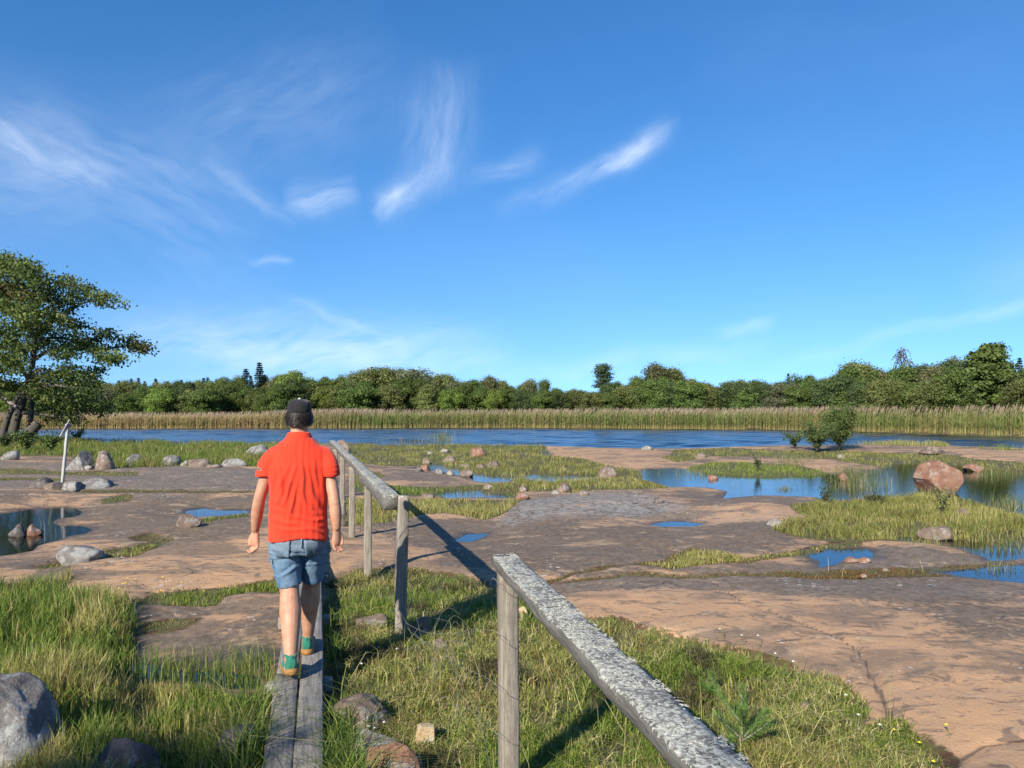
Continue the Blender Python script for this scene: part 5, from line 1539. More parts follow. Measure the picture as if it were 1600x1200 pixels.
def shrub(name, label, u, vfoot, hgt, wid, nstem, nleaf, size, colr, seed, group=None, lean=0.0, round_=1.0):
    r = np.random.default_rng(seed)
    p = G(u, vfoot, .06); z = height(p[0], p[1]); p = G(u, vfoot, max(z, 0))
    root = tag(empty(name, tuple(p)), label, 'shrub', group)
    mb = MB(); pts = []
    for k in range(nstem):
        a = r.random() * 2 * PI; rr = wid / 2 * (.25 + .75 * r.random()); h = hgt * (.55 + .45 * r.random())
        e = np.array((math.cos(a) * rr + lean * h, math.sin(a) * rr, h))
        m_ = np.array((e[0] * .3, e[1] * .3, h * .55))
        sp = smooth_path([(r.normal(0, .02), r.normal(0, .02), -.03), m_, e], 6)
        mb.add(*tube(sp, np.linspace(.007 + .006 * hgt, .002, len(sp)), 5))
        pts += list(sp[4:])
        for j in range(3):
            q = sp[r.integers(4, len(sp))]; e2 = q + r.normal(0, .11 * hgt, 3) + (0, 0, .04 * hgt)
            s2 = smooth_path([q, e2], 4); mb.add(*tube(s2, np.linspace(.004, .0015, len(s2)), 4)); pts += list(s2)
    obj('stems', mb.mesh('stems', True), M['bark'], root)
    pts = np.array(pts)
    P = pts[r.integers(0, len(pts), nleaf)] + r.normal(0, .045 * hgt * round_ + .012, (nleaf, 3))
    P[:, 2] = np.abs(P[:, 2])
    C = np.array(colr)[None] * (.65 + .7 * r.random((nleaf, 1)))
    v, q, c = kite_leaves(P, size, C, r)
    obj('foliage', mesh_np('foliage', v, [q], {'col': c}), M['leaf'], root)


shrub('shore_bush', 'round leafy bush standing on the shore at the right', 1312, 702, 1.98, 1.8, 52, 7500, .038, (.105, .150, .036), 1, None, 0.05, 1.3)
shrub('shore_bush', 'lower open bush left of the round leafy bush on the shore', 1277, 704, 1.2, 2.1, 34, 3600, .036, (.095, .13, .036), 2)
shrub('shore_bush', 'small low bush at the left end of the shore bushes', 1242, 701, .7, 1.2, 18, 900, .036, (.07, .105, .03), 3)
shrub('leafy_shoot', 'leafy shoot at the left tip of the grassy bank', 1291, 790, .42, .28, 6, 190, .022, (.075, .10, .025), 4)
shrub('leafy_shoot', 'low dark leafed plant in the middle of the grassy bank', 1368, 793, .28, .62, 12, 330, .022, (.10, .10, .03), 5)
shrub('leafy_shoot', 'pale leafed shoot in the bank below the big red boulder', 1472, 806, .55, .55, 8, 210, .022, (.16, .18, .05), 6)
shrub('leafy_shoot', 'small dark sprig at the far edge of the inlet', 1184, 737, .48, .3, 6, 180, .026, (.06, .09, .025), 7)
shrub('leafy_shoot', 'small rounded bush at the water right of the stake', 119, 690, .7, 1.0, 12, 420, .045, (.10, .12, .03), 8, None, .25)
shrub('leafy_shoot', 'low green bush under the alder left of the stake', 40, 708, 1.0, 1.6, 16, 700, .05, (.085, .12, .026), 9)
shrub('leafy_shoot', 'low green bush directly left of the stake', 78, 708, 1.0, 1.1, 14, 560, .05, (.10, .14, .03), 10)
shrub('leafy_shoot', 'low dark bush at the left edge above the pale boulder', 8, 704, .8, 1.2, 14, 480, .05, (.07, .10, .025), 11)


def pine_sapling(label, u, v, h, seed, nsh):
    r = np.random.default_rng(seed)
    p = G(u, v, .06); z = height(p[0], p[1]); p = G(u, v, z)
    root = tag(empty('pine_sapling', tuple(p)), label, 'sapling')
    mb = MB(); NP, NE = [], []
    for k in range(nsh):
        a = 2 * PI * k / nsh + r.random(); s = 0 if k == 0 else .55 + .3 * r.random()
        st = np.array((0, 0, h * (.0 if k == 0 else .15 + .35 * r.random())))
        e = st + np.array((math.cos(a) * s, math.sin(a) * s, 1.0 if k == 0 else .65)) * h * (1 if k == 0 else .62)
        sp = smooth_path([st, (st + e) / 2 + (0, 0, -.02 * h * s), e], 8)
        mb.add(*tube(sp, np.linspace(.006, .003, len(sp)), 6))
        d = (e - st) / np.linalg.norm(e - st)
        m_ = 330
        t = r.random(m_) ** .8
        q = st + (e - st) * t[:, None]
        n = r.normal(0, 1, (m_, 3)); n -= (n @ d)[:, None] * d; n /= np.linalg.norm(n, axis=1, keepdims=True)
        NP.append(q); NE.append(q + (n * .75 + d * .75) * (.035 + .02 * r.random((m_, 1))))
    obj('stem', mb.mesh('stem', True), M['twig'], root)
    A, B = np.vstack(NP), np.vstack(NE); n = len(A)
    w = r.normal(0, 1, (n, 3)); w = np.cross(B - A, w); w /= np.linalg.norm(w, axis=1, keepdims=True); w *= .0017
    V = np.stack([A - w, A + w, B], 1).reshape(-1, 3)
    C = np.array((.13, .215, .05))[None] * (.7 + .7 * r.random((n, 1)))
    obj('needles', mesh_np('needles', V, [np.arange(n * 3).reshape(-1, 3)], {'col': np.repeat(C, 3, 0)}), M['grass'], root)


pine_sapling('green pine sapling in the turf right of the near handrail', 1160, 1178, .36, 5, 7)
pine_sapling('smaller pine sapling behind the green one beside the near handrail', 1113, 1092, .16, 6, 3)
pine_sapling('tiny pine sapling lowest down beside the near handrail', 1140, 1196, .14, 7, 3)


def flower(u, v, h, colr, kind, label, group, seed):
    r = np.random.default_rng(seed)
    p = G(u, v, .08); z = height(p[0], p[1])
    d = p[1]
    root = tag(empty(kind, (p[0], p[1], z)), label, 'flower', group)
    top = np.array((r.normal(0, .02), r.normal(0, .02), h))
    v_, f_ = tube(smooth_path([(0, 0, -.02), top * .5 + (.006, 0, 0), top], 4), .0014 + d * .00008, 5)
    obj('stalk', MB().add(v_, f_).mesh('stalk', True), STALK, root)
    mb = MB(); s = .0095 + d * .0004
    for k in range(9):
        a = 2 * PI * k / 9
        c, t = np.array((math.cos(a), math.sin(a), 0)), np.array((-math.sin(a), math.cos(a), 0))
        mb.add(np.array([top, top + c * s * .7 + t * s * .3 + (0, 0, .002), top + c * s * 1.1 + (0, 0, .003), top + c * s * .7 - t * s * .3 + (0, 0, .002)]), [np.array([[0, 1, 2, 3]])])
    pt = [(math.cos(a) * rr, math.sin(a) * rr, zz) for zz, rr in ((0, s * .55), (s * .45, s * .5), (s * .75, s * .2)) for a in np.linspace(0, 2 * PI, 8, endpoint=False)]
    mb.add(*loft_rings(np.array(pt).reshape(3, 8, 3) + top))
    obj('head', mb.mesh('head'), colr, root)


STALK = plain('flower_stalk', (.13, .15, .04), .8, .2)
YEL = plain('yellow_petals', (.75, .55, .03), .7, .2)
WHI = plain('white_petals', (.62, .60, .55), .8, .2)
BRO = plain('withered_flower_heads', (.11, .085, .06), .9, .1)
for i, (u, v) in enumerate([(192, 930), (197, 926), (212, 931), (249, 929), (257, 922), (288, 926), (313, 932), (343, 927), (204, 936), (188, 936), (275, 931)]):
    flower(u, v, .07 + .03 * (i % 3), YEL, 'yellow_flower', 'small yellow flower in the grassy verge on the left slab', 'yellow flowers on the left verge', i)
for i, (u, v) in enumerate([(719, 874), (725, 880), (733, 886)]):
    flower(u, v, .05, YEL, 'yellow_flower', 'small yellow flower beside the shadow of the far handrail', 'yellow flowers at the handrail shadow', 40 + i)
for i, (u, v) in enumerate([(1402, 1150), (1437, 1170), (1460, 1198), (1482, 1163)]):
    flower(u, v, .05, YEL, 'yellow_flower', 'small yellow flower at the edge of the slab in the lower right', 'yellow flowers in the lower right', 60 + i)
for i, (u, v) in enumerate([(571, 1146), (582, 1152), (590, 1140), (598, 1018), (581, 1030), (560, 1045), (627, 1022)]):
    flower(u, v, .07, WHI, 'white_flower', 'whitish flower head in the turf right of the boardwalk', 'white flower heads in the turf', 80 + i)
for i, (u, v) in enumerate([(1130, 1012), (1160, 1020), (1185, 1026), (1205, 1042), (1320, 1105), (1345, 1140), (1236, 1052), (1368, 1150)]):
    flower(u, v, .09, WHI, 'white_flower', 'whitish flower head along the turf edge of the big slab', 'white flower heads at the slab edge', 100 + i)
for i, (u, v) in enumerate([(622, 1032), (640, 1028), (650, 1030), (645, 1040), (642, 1068), (622, 1092), (618, 1108)]):
    flower(u, v, .09, BRO, 'withered_flower', 'withered dark flower head in the turf right of the boardwalk', 'withered flower heads in the turf', 120 + i)
for i, (u, v, h) in enumerate([(558, 712, 1.02), (567, 712, .98)]):
    flower(u, v, h, WHI, 'cotton_stalk', ('left' if i == 0 else 'right') + ' of two tall pale stalks beside the end of the far handrail', 'tall pale stalks', 140 + i)
# ------------------------------------------------------------------ the man
def fused(name, mb, voxel, smooth=4):
    """one continuous skin round everything in mb"""
    t = bpy.data.objects.new('tmp', mb.mesh('tmp'))
    col.objects.link(t)
    md = t.modifiers.new('r', 'REMESH'); md.mode = 'VOXEL'; md.voxel_size = voxel; md.use_smooth_shade = True
    sm = t.modifiers.new('s', 'SMOOTH'); sm.iterations = smooth; sm.factor = .5
    dg = bpy.context.evaluated_depsgraph_get()
    me = bpy.data.meshes.new_from_object(t.evaluated_get(dg))
    me.name = name
    bpy.data.objects.remove(t)
    return me


def shape(me, fn):
    n = len(me.vertices); c = np.zeros(n * 3, np.float32); me.vertices.foreach_get('co', c)
    nr = np.zeros(n * 3, np.float32); me.vertices.foreach_get('normal', nr)
    c = fn(c.reshape(-1, 3).astype(float), nr.reshape(-1, 3).astype(float))
    me.vertices.foreach_set('co', c.astype(np.float32).ravel()); me.update()


def ell(z, rx, ry, cx=0.0, cy=0.0, n=28, p=2.4):
    th = np.linspace(0, 2 * PI, n, endpoint=False)
    c, s = np.cos(th), np.sin(th)
    return np.stack([cx + rx * np.sign(c) * np.abs(c) ** (2 / p), cy + ry * np.sign(s) * np.abs(s) ** (2 / p), np.full(n, z)], 1)


def skin_material():
    m = NT('skin'); co = m.coord()
    a = m.noise(co, 18, 4, .6); b = m.noise(co, 220, 3, .6)
    c = m.mix(m.ramp(a, .3, .7), (.385, .190, .112), (.475, .255, .165))
    return m.surf(c, .55, m.bump(b, .15, .002), .35, **{'Subsurface Weight': .08, 'Subsurface Radius': (.01, .004, .002)})


def build_person():
    skin = skin_material()
    body = MB()
    S = lambda pts, rad, n=16, k=5, **kw: body.add(*tube(smooth_path(pts, k), np.interp(np.linspace(0, len(pts) - 1, (len(pts) - 1) * k + 1), range(len(pts)), rad), n, **kw))
    # legs: hip, mid thigh, above knee, knee, calf, low calf, ankle
    S([(-.09, .0, .92), (-.080, -.005, .70), (-.062, -.02, .54), (-.055, -.035, .49), (-.046, -.115, .375), (-.040, -.20, .24), (-.036, -.262, .135), (-.036, -.27, .09)], [.10, .088, .074, .068, .078, .059, .043, .042])
    S([(.10, .0, .92), (.102, .06, .72), (.098, .11, .56), (.095, .125, .50), (.086, .145, .385), (.078, .19, .24), (.073, .225, .12), (.072, .23, .08)], [.10, .088, .072, .066, .074, .055, .042, .042])
    for (x, y, rot, tilt) in ((-.040, -.27, .10, .0), (.071, .25, -.08, 0)):      # feet inside the shoes
        S([(x, y - .03, .06), (x, y + .06, .05), (x, y + .15, .04)], [.042, .045, .035], 12)
    # trunk
    body.add(*loft_rings([ell(z, rx, ry, 0, cy) for z, rx, ry, cy in ((.84, .15, .11, 0), (.92, .178, .125, 0), (1.02, .178, .12, 0), (1.15, .182, .118, .005), (1.28, .195, .118, .01), (1.38, .195, .11, .01), (1.45, .13, .085, .01), (1.50, .07, .068, .015))]))
    S([(0, .005, 1.44), (0, .022, 1.53), (0, .04, 1.60)], [.072, .064, .062], 18)
    # head, bent a little forward
    hd = [ell(z, rx, ry, 0, cy, 26, 2.1) for z, rx, ry, cy in ((1.535, .035, .035, .09), (1.55, .055, .07, .075), (1.585, .069, .088, .06), (1.63, .075, .098, .05), (1.68, .078, .100, .05), (1.715, .073, .094, .05), (1.742, .055, .072, .05), (1.755, .02, .03, .05))]
    body.add(*loft_rings(hd))
    S([(0, .14, 1.665), (0, .160, 1.64), (0, .165, 1.625)], [.010, .013, .014], 10)                                   # nose
    S([(-.03, .140, 1.675), (.03, .140, 1.675)], [.012, .012], 8); S([(-.022, .135, 1.592), (.022, .135, 1.592)], [.010, .010], 8)   # brow, lips
    for s in (-1, 1):                                                                                                 # ears
        S([(s * .077, .045, 1.655), (s * .088, .036, 1.645), (s * .085, .038, 1.615), (s * .076, .048, 1.60)], [.010, .013, .010, .007], 8)
        S([(s * .032, .135, 1.655), (s * .032, .142, 1.655)], [.011, .011], 8)
    # arms: (shoulder, mid, elbow, forearm, wrist)
    LA = [(-.200, .0, 1.400), (-.230, .005, 1.26), (-.272, .010, 1.115), (-.294, .05, 1.00), (-.310, .10, .885)]
    RA = [(.200, .0, 1.400), (.222, -.045, 1.26), (.252, -.10, 1.120), (.266, -.115, 1.01), (.274, -.115, .905)]
    for A in (LA, RA): S(A, [.048, .045, .043, .044, .030], 16)
    # hands: wrist point, downwards; palms turned half back, fingers curled
    for A, s in ((LA, -1), (RA, 1)):
        w = np.array(A[-1])
        inn = np.array((-s, 0, 0.0))                              # towards the body
        ac = np.array((inn[0] * .80, -.60 if s < 0 else -.45, 0)); ac /= np.linalg.norm(ac)     # across the palm, thumb side to little finger
        ac = -ac if False else ac
        pn = np.array((ac[1], -ac[0], 0)) * (1 if s > 0 else -1)     # palm normal, back and inwards
        if pn[1] > 0: pn = -pn
        dn = np.array((-.02 * s, .03, -1.0)); dn /= np.linalg.norm(dn)
        S([w + dn * -.01, w + dn * .03, w + dn * .075, w + dn * .10], [.028, .033, .037, .034], 14, flat=.62, ref=tuple(pn))
        for j, (o, ln) in enumerate(((-.030, .066), (-.010, .076), (.010, .072), (.029, .056))):
            b = w + dn * .090 + ac * o
            k1 = b + dn * ln * .45 + pn * .010 - ac * o * .06
            k2 = k1 + dn * ln * .24 + pn * ln * .36
            k3 = k2 - dn * ln * .04 + pn * ln * .34
            S([b, k1, k2, k3], [.0098, .0092, .0085, .0072], 9, 4)
        b = w + dn * .030 - ac * .028                             # the thumb leaves the side of the palm
        S([b, b - ac * .016 + dn * .028 + pn * .008, b - ac * .014 + dn * .055 + pn * .018, b - ac * .004 + dn * .076 + pn * .026], [.014, .0118, .0102, .0085], 9, 4)
    me = fused('person', body, .0062, 4)
    O = Vector((-1.44, 5.20, .2305))
    man = obj('person', me, skin)
    man.location = O; man.scale = (.915, 1, 1); man.rotation_euler = (0, 0, math.atan(.25))
    tag(man, 'man in a red polo shirt, denim shorts and black cap walking away along the planks', 'person')

    # ---- shirt
    sh = MB()
    sh.add(*loft_rings([ell(z, rx, ry, 0, cy, 40, 2.5) for z, rx, ry, cy in ((.838, .210, .158, -.006), (.845, .214, .162, -.006), (.92, .212, .158, -.004), (1.02, .208, .150, 0), (1.12, .210, .145, 0), (1.22, .218, .142, 0), (1.32, .224, .134, .0), (1.39, .216, .118, .002), (1.435, .190, .104, .006), (1.475, .140, .092, .01), (1.512, .095, .082, .015))]))
    for s, A in ((-1, LA), (1, RA)):
        e = np.array(A[1]) + (s * .004, 0, -.005)
        sh.add(*tube(smooth_path([(s * .12, 0, 1.385), (s * .175, -.002, 1.370), e + (-.006 * s, 0, .06), e], 6), np.interp(np.linspace(0, 3, 19), [0, 1, 2, 3], [.078, .082, .072, .070]), 20))
    sm = fused('shirt', sh, .0065, 5)

    def folds(c, n):
        x, y, z = c[:, 0], c[:, 1], c[:, 2]
        back = np.clip(-y / .1, 0, 1)
        d = np.zeros(len(c))
        # long drags from the shoulder blades to the waist, and crosswise folds above the hem
        for (x0, z0, x1, z1, w, a) in ((-.14, 1.36, -.10, 1.10, .016, .005), (-.06, 1.36, -.155, 1.06, .016, .006), (-.02, 1.34, -.10, 1.05, .014, .005), (.02, 1.40, .05, 1.02, .016, .008), (.05, 1.22, .16, 1.05, .018, .008), (.10, 1.38, .14, 1.18, .014, .005),
                                       (-.02, 1.18, -.06, .95, .015, .006), (.02, 1.15, .0, .95, .015, .004), (-.2, 1.00, .05, .93, .014, .007), (-.05, 1.0, .2, .97, .013, .007), (-.18, .93, .15, .90, .013, .006), (.05, .93, .2, .885, .012, .006), (-.2, 1.07, -.05, 1.01, .013, .005), (.16, 1.30, .19, 1.05, .015, .007), (-.17, 1.30, -.19, 1.05, .015, .007), (-.09, 1.30, -.17, 1.12, .012, .005), (-.03, 1.26, -.13, 1.03, .012, .005), (.0, 1.22, -.07, 1.0, .012, .005), (.07, 1.34, .10, 1.14, .012, .005), (.03, 1.12, .14, .99, .012, .006), (-.12, 1.10, -.02, 1.02, .012, .004)):
            ex, ez = x1 - x0, z1 - z0; L2 = ex * ex + ez * ez
            t = np.clip(((x - x0) * ex + (z - z0) * ez) / L2, 0, 1)
            dist = (x - x0 - t * ex) + .004 * np.sin(z * 28 + x0 * 40) if abs(ez) > abs(ex) else (z - z0 - t * ez) + .005 * np.sin(x * 26 + z0 * 30)
            endf = np.sin(PI * np.clip(t, .03, .97)) ** .6
            w = w * .85
            d += a * endf * (np.exp(-(dist / w) ** 2) - .6 * np.exp(-((dist - 1.7 * w) / w) ** 2))
        d *= (.35 + .65 * back) * np.where((np.abs(x) > .195) & (z > 1.18), .15, 1.0)
        d += .006 * fbm(x * 9 + z * 5, z * 6 - x * 4, 2, 5) * 2
        hem = np.exp(-((z - .852) / .012) ** 2); d += .0025 * hem
        arm = np.abs(x) > .215
        d += np.where(arm & (z < 1.275), .003, 0)
        d += np.where(arm, .001 * np.sin(z * 80 + x * 60), 0)
        out = c + n * d[:, None]
        low = np.clip((.95 - z) / .1, 0, 1)
        out[:, 2] += low * .010 * np.sin(x * 17 + 1.0) + low * .006 * np.sin(y * 30)
        return out
    shape(sm, folds)
    red = cloth_material('red_pique', (.70, .042, .017), (.76, .054, .022), 700, .05)
    shirt = obj('polo_shirt', sm, red, man)
    # collar
    n = 40
    th = np.linspace(0, 2 * PI, n, endpoint=False)
    prof = [(1.482, .106, .096), (1.507, .100, .090), (1.536, .086, .080), (1.543, .082, .076), (1.537, .076, .071), (1.50, .078, .074)]
    rings = [np.stack([np.cos(th) * rx, np.sin(th) * ry + .018, z + .012 * (np.sin(th) < 0) * np.abs(np.sin(th)) - .028 * np.clip(np.sin(th), 0, 1) + 0 * th], 1) for z, rx, ry in prof]
    obj('collar', MB().add(*loft_rings(rings, False)).mesh('collar', True), red, shirt)

    # ---- shorts
    so = MB()
    so.add(*loft_rings([ell(z, rx, ry, 0, cy, 36, 2.6) for z, rx, ry, cy in ((.74, .165, .125, 0), (.78, .186, .145, -.004), (.86, .192, .152, -.006), (.93, .188, .145, -.004), (.95, .186, .14, 0))]))
    so.add(*tube(smooth_path([(-.098, .0, .84), (-.088, -.002, .74), (-.074, -.012, .63), (-.056, -.020, .525)], 6), np.interp(np.linspace(0, 3, 19), [0, 1, 2, 3], [.112, .104, .093, .080]), 24, flat=1.12))
    so.add(*tube(smooth_path([(.102, .005, .84), (.104, .035, .74), (.104, .07, .64), (.100, .105, .545)], 6), np.interp(np.linspace(0, 3, 19), [0, 1, 2, 3], [.106, .100, .092, .086]), 24, flat=1.1))
    sm = fused('shorts', so, .006, 4)

    def sfold(c, n):
        x, y, z = c[:, 0], c[:, 1], c[:, 2]
        d = .0
        for (x0, z0, x1, z1, w, a) in ((-.17, .80, -.02, .735, .009, .009), (-.15, .755, .0, .75, .008, .008), (-.16, .725, -.01, .77, .008, .006), (-.12, .60, -.01, .67, .009, .009), (.03, .78, .10, .70, .012, .008), (.05, .66, .14, .74, .012, .006), (-.15, .84, -.03, .80, .01, .006)):
            ex, ez = x1 - x0, z1 - z0
            t = np.clip(((x - x0) * ex + (z - z0) * ez) / (ex * ex + ez * ez), 0, 1)
            dist = (z - z0 - t * ez)
            d = d + a * np.sin(PI * np.clip(t, .03, .97)) ** .5 * (np.exp(-(dist / w) ** 2) - .6 * np.exp(-((dist - 1.8 * w) / w) ** 2)) * (y < .06)
        d = d + .006 * fbm(x * 18 + z * 5, z * 16, 3, 25) * 2
        return c + n * np.asarray(d)[:, None]
    shape(sm, sfold)
    m = NT('blue_denim'); co = m.coord()
    wv = m.noise(m.coord(scale=(900, 900, 250)), 1.0, 2, .5); a = m.noise(co, 9, 5, .65); b = m.noise(co, 30, 5, .7)
    zz = m.n('ShaderNodeSeparateXYZ', {0: m.n('ShaderNodeTexCoord').outputs['Object']}).outputs[2]
    c = m.mix(m.ramp(m.math('ADD', a, m.math('MULTIPLY', b, .3)), .5, .8), (.075, .145, .225), (.145, .220, .300))
    c = m.mix(m.math('MULTIPLY', m.ramp(m.math('ADD', zz, m.math('MULTIPLY', m.math('SUBTRACT', a, .5), .12)), .68, .84), .75), c, (.21, .25, .28))   # the seat is washed paler
    c = m.mix(m.math('MULTIPLY', m.ramp(wv, .4, .6), .3), c, (.07, .12, .19))
    denim = m.surf(c, .85, m.bump(m.math('ADD', b, m.math('MULTIPLY', wv, .4)), .35, .005), .15)
    shorts = obj('shorts', sm, denim, man)

    def surf_patch(name, corners, parent, mat, lift=.006, nx=8, nz=6, t=.004):
        # cloth patch laid on the back of the shorts
        dg = bpy.context.evaluated_depsgraph_get(); parent_eval = parent
        V = []
        (xa, za), (xb, zb), (xc, zc), (xd, zd) = corners
        for j in range(nz + 1):
            f = j / nz
            for i in range(nx + 1):
                g = i / nx
                x = (xa * (1 - g) + xb * g) * (1 - f) + (xd * (1 - g) + xc * g) * f
                z = (za * (1 - g) + zb * g) * (1 - f) + (zd * (1 - g) + zc * g) * f
                ok, loc, nr, _ = parent_eval.ray_cast(Vector((x, -.6, z)), Vector((0, 1, 0)))
                V.append((x, (loc.y if ok else -.14) - lift, z))
        V = np.array(V); V2 = V + (0, t, 0)
        w = nx + 1
        q = np.array([[j * w + i, j * w + i + 1, (j + 1) * w + i + 1, (j + 1) * w + i] for j in range(nz) for i in range(nx)])
        mb = MB(); mb.add(V, [q]); mb.add(V2, [q[:, ::-1]])
        per = [i for i in range(w)] + [j * w + nx for j in range(1, nz + 1)] + [nz * w + i for i in range(nx - 1, -1, -1)] + [j * w for j in range(nz - 1, 0, -1)]
        per = np.array(per); nxt = np.roll(per, -1); n0 = len(V)
        mb.f.setdefault(4, []).append(np.stack([per, per + n0, nxt + n0, nxt], 1))
        return obj(name, mb.mesh(name, True), mat, parent)
    bpy.context.view_layer.update()
    surf_patch('back_pocket', [(-.158, .845), (-.050, .845), (-.056, .725), (-.150, .735)], shorts, denim)
    surf_patch('back_pocket', [(.048, .845), (.150, .845), (.146, .73), (.056, .72)], shorts, denim)
    surf_patch('belt_loop', [(.024, .86), (.033, .86), (.033, .80), (.024, .80)], shorts, denim, .010, 2, 4)
    # loose strap at the side of the left leg
    st = MB()
    st.add(*tube(smooth_path([(-.182, -.03, .735), (-.205, -.045, .715), (-.196, -.06, .695), (-.178, -.05, .70)], 5), .0045, 8, flat=.5))
    st.add(*tube(smooth_path([(-.185, -.05, .72), (-.178, -.07, .69), (-.168, -.075, .665)], 5), .005, 8, flat=.5))
    obj('strap', st.mesh('strap', True), denim, shorts)

    # ---- shoes
    teal = cloth_material('green_suede', (.020, .140, .090), (.034, .185, .118), 500, .25)
    gum = plain('gum_rubber', (.27, .135, .038), .7, .3)
    for (x, y, yaw, pit) in ((-.036, -.27, .16, -.16), (.071, .255, -.06, 0.0)):
        r0 = empty('tmp', (0, 0, 0)); bpy.data.objects.remove(r0)
        prof = [(-.095, .020, .052), (-.088, .034, .082), (-.07, .040, .098), (-.03, .043, .095), (.02, .043, .085), (.07, .047, .068), (.12, .050, .055), (.16, .046, .046), (.19, .033, .036), (.204, .012, .028)]
        rings = []
        n = 22
        thh = np.linspace(0, 2 * PI, n, endpoint=False)
        for (yy, hw, ht) in prof:
            cx = np.cos(thh); sx = np.sin(thh)
            zz_ = np.where(sx > 0, sx ** .8 * 1.0 if False else np.abs(sx) ** .85, -np.abs(sx) ** .4 * .22)
            rings.append(np.stack([hw * np.sign(cx) * np.abs(cx) ** .7, np.full(n, yy) - (.012 * (sx > .5) if yy < -.05 else 0), .022 + ht * np.where(sx > 0, zz_, zz_ * .3)], 1))
        shoe = obj('shoe', MB().add(*loft_rings(rings)).mesh('shoe', True), teal, man)
        md = shoe.modifiers.new('sub', 'SUBSURF'); md.levels = 1; md.render_levels = 2
        shoe.location = (x, y, .030 if pit else .002); shoe.rotation_euler = (pit, 0, yaw)
        oy = np.linspace(-.105, .214, 26)
        hw = np.interp(oy, [p[0] for p in prof], [p[1] for p in prof]) + .006
        hw[0] = .012; hw[-1] = .008; hw[1] = .030
        out = np.concatenate([np.stack([hw, oy], 1), np.stack([-hw[::-1], oy[::-1]], 1)])
        sr = []
        for z, g in ((.002, .92), (.008, 1.0), (.018, 1.02), (.026, .99)):
            rise = .016 * np.clip((np.abs(out[:, 1] - .05) - .09) / .06, 0, 1) * (z > .02)
            sr.append(np.stack([out[:, 0] * g, (out[:, 1] - .05) * (1 + (g - 1) * .3) + .05, z + rise + .010 * np.clip((out[:, 1] - .13) / .08, 0, 1)], 1))
        obj('sole', MB().add(*loft_rings(sr)).mesh('sole', True), gum, shoe)
        # tongue loop at the heel and the dark collar of the shoe
        obj('heel_tab', MB().add(*tube(smooth_path([(0, -.088, .085), (0, -.100, .105), (0, -.088, .114)], 5), .005, 8, flat=.6)).mesh('heel_tab', True), teal, shoe)
        th2 = np.linspace(0, 2 * PI, 20)
        obj('shoe_collar', MB().add(*tube(np.stack([.036 * np.cos(th2), -.022 + .05 * np.sin(th2), .108 - .018 * np.sin(th2) * 0 + .006 * np.cos(th2 * 2)], 1), .010, 8)).mesh('shoe_collar', True), teal, shoe)

    # ---- hair
    r = np.random.default_rng(8)
    hair = plain('dark_brown_hair', (.022, .014, .010), .5, .35, .4, 60)
    hb = MB()
    hb.add(*loft_rings([ell(z, rx, ry, 0, cy, 30, 2.1) for z, rx, ry, cy in ((1.606, .052, .052, .016), (1.622, .072, .070, .020), (1.645, .086, .088, .028), (1.68, .088, .096, .04), (1.72, .080, .096, .045), (1.745, .055, .08, .05))]))
    hm = fused('hair', hb, .006, 3)
    shape(hm, lambda c, n: c + n * (.007 * fbm(np.arctan2(c[:, 0], -c[:, 1]) * 9, c[:, 2] * 22, 3, 3) * 2)[:, None])
    hobj = obj('hair', hm, hair, man)
    n = 1500
    a = r.normal(0, .95, n); z = 1.618 + .07 * r.random(n)
    rad = np.interp(z, [1.59, 1.61, 1.64, 1.69], [.062, .076, .088, .090])
    P = np.stack([np.sin(a) * rad * .98, .028 - np.cos(a) * rad * .98, z], 1)
    out = np.stack([np.sin(a), -np.cos(a), 0 * a], 1)
    tng = np.stack([np.cos(a), np.sin(a), 0 * a], 1)
    w = tng * .0036
    mid = P + out * .012 + tng * r.normal(0, .007, (n, 1)); mid[:, 2] -= .014
    tip = mid + out * r.normal(.003, .006, (n, 1)) + tng * r.normal(0, .012, (n, 1)); tip[:, 2] -= .012 + .016 * r.random(n)
    V = np.stack([P - w, P + w, mid + w, mid - w, tip], 1).reshape(-1, 3); k = np.arange(n) * 5
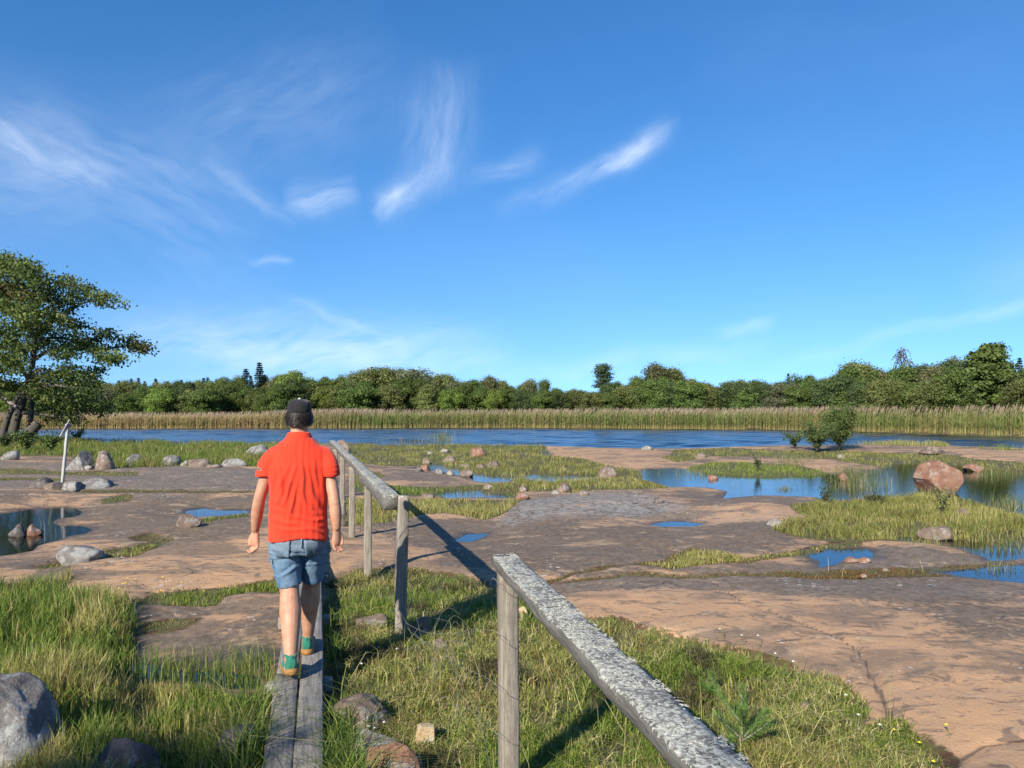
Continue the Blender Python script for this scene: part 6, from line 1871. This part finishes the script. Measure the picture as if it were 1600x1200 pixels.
    obj('strands', mesh_np('strands', V, [np.stack([k, k + 1, k + 2, k + 3], 1), np.stack([k + 3, k + 2, k + 4], 1)], None, True), hair, hobj)

    # ---- cap
    blk = cloth_material('black_cotton', (.014, .013, .013), (.022, .020, .020), 700, .1)
    th = np.linspace(0, 2 * PI, 40, endpoint=False)
    rings = []
    for z, f in ((1.662, 1.0), (1.67, 1.02), (1.70, 1.015), (1.73, .97), (1.748, .90), (1.762, .76), (1.771, .52), (1.774, .2), (1.775, .03)):
        seam = 1 - .012 * np.exp(-((np.mod(th * 6 / (2 * PI), 1) - .5) / .06) ** 2)
        lift = .018 * np.clip(-np.sin(th), 0, 1) * (z < 1.675) + .0
        rings.append(np.stack([np.cos(th) * .0885 * f * seam, .045 + np.sin(th) * .112 * f * seam, z + lift], 1))
    cap = obj('cap', MB().add(*loft_rings(rings)).mesh('cap', True), blk, man)
    obj('button', MB().add(*tube([(0, .045, 1.772), (0, .045, 1.778), (0, .045, 1.781)], [.011, .010, .005], 12)).mesh('button', True), plain('worn_white_button', (.7, .68, .62), .5), cap)
    br = []
    for t in np.linspace(0, 1, 8):
        half = .086 * (1 - .55 * t ** 2.2)
        xs = np.linspace(-1, 1, 12)
        br.append(np.stack([xs * half, .125 + .095 * t - .035 * xs ** 2 * (1 - .3 * t), 1.672 - .018 * t - .020 * xs ** 2], 1))
    br = np.array(br); nb = br.reshape(-1, 3)
    q = np.array([[j * 12 + i, j * 12 + i + 1, (j + 1) * 12 + i + 1, (j + 1) * 12 + i] for j in range(7) for i in range(11)])
    mb = MB(); mb.add(nb, [q]); mb.add(nb - (0, 0, .004), [q[:, ::-1]])
    obj('brim', mb.mesh('brim', True), blk, cap)
    # glasses arm at the left temple and the watch-like pale strap of the glasses
    for s in (-1, 1):
        obj('glasses_arm', MB().add(*tube([(s * .093, .02, 1.652), (s * .092, .08, 1.658), (s * .082, .14, 1.66)], .0028, 6)).mesh('glasses_arm', True), plain('pale_plastic', (.5, .5, .48), .4), man)


build_person()
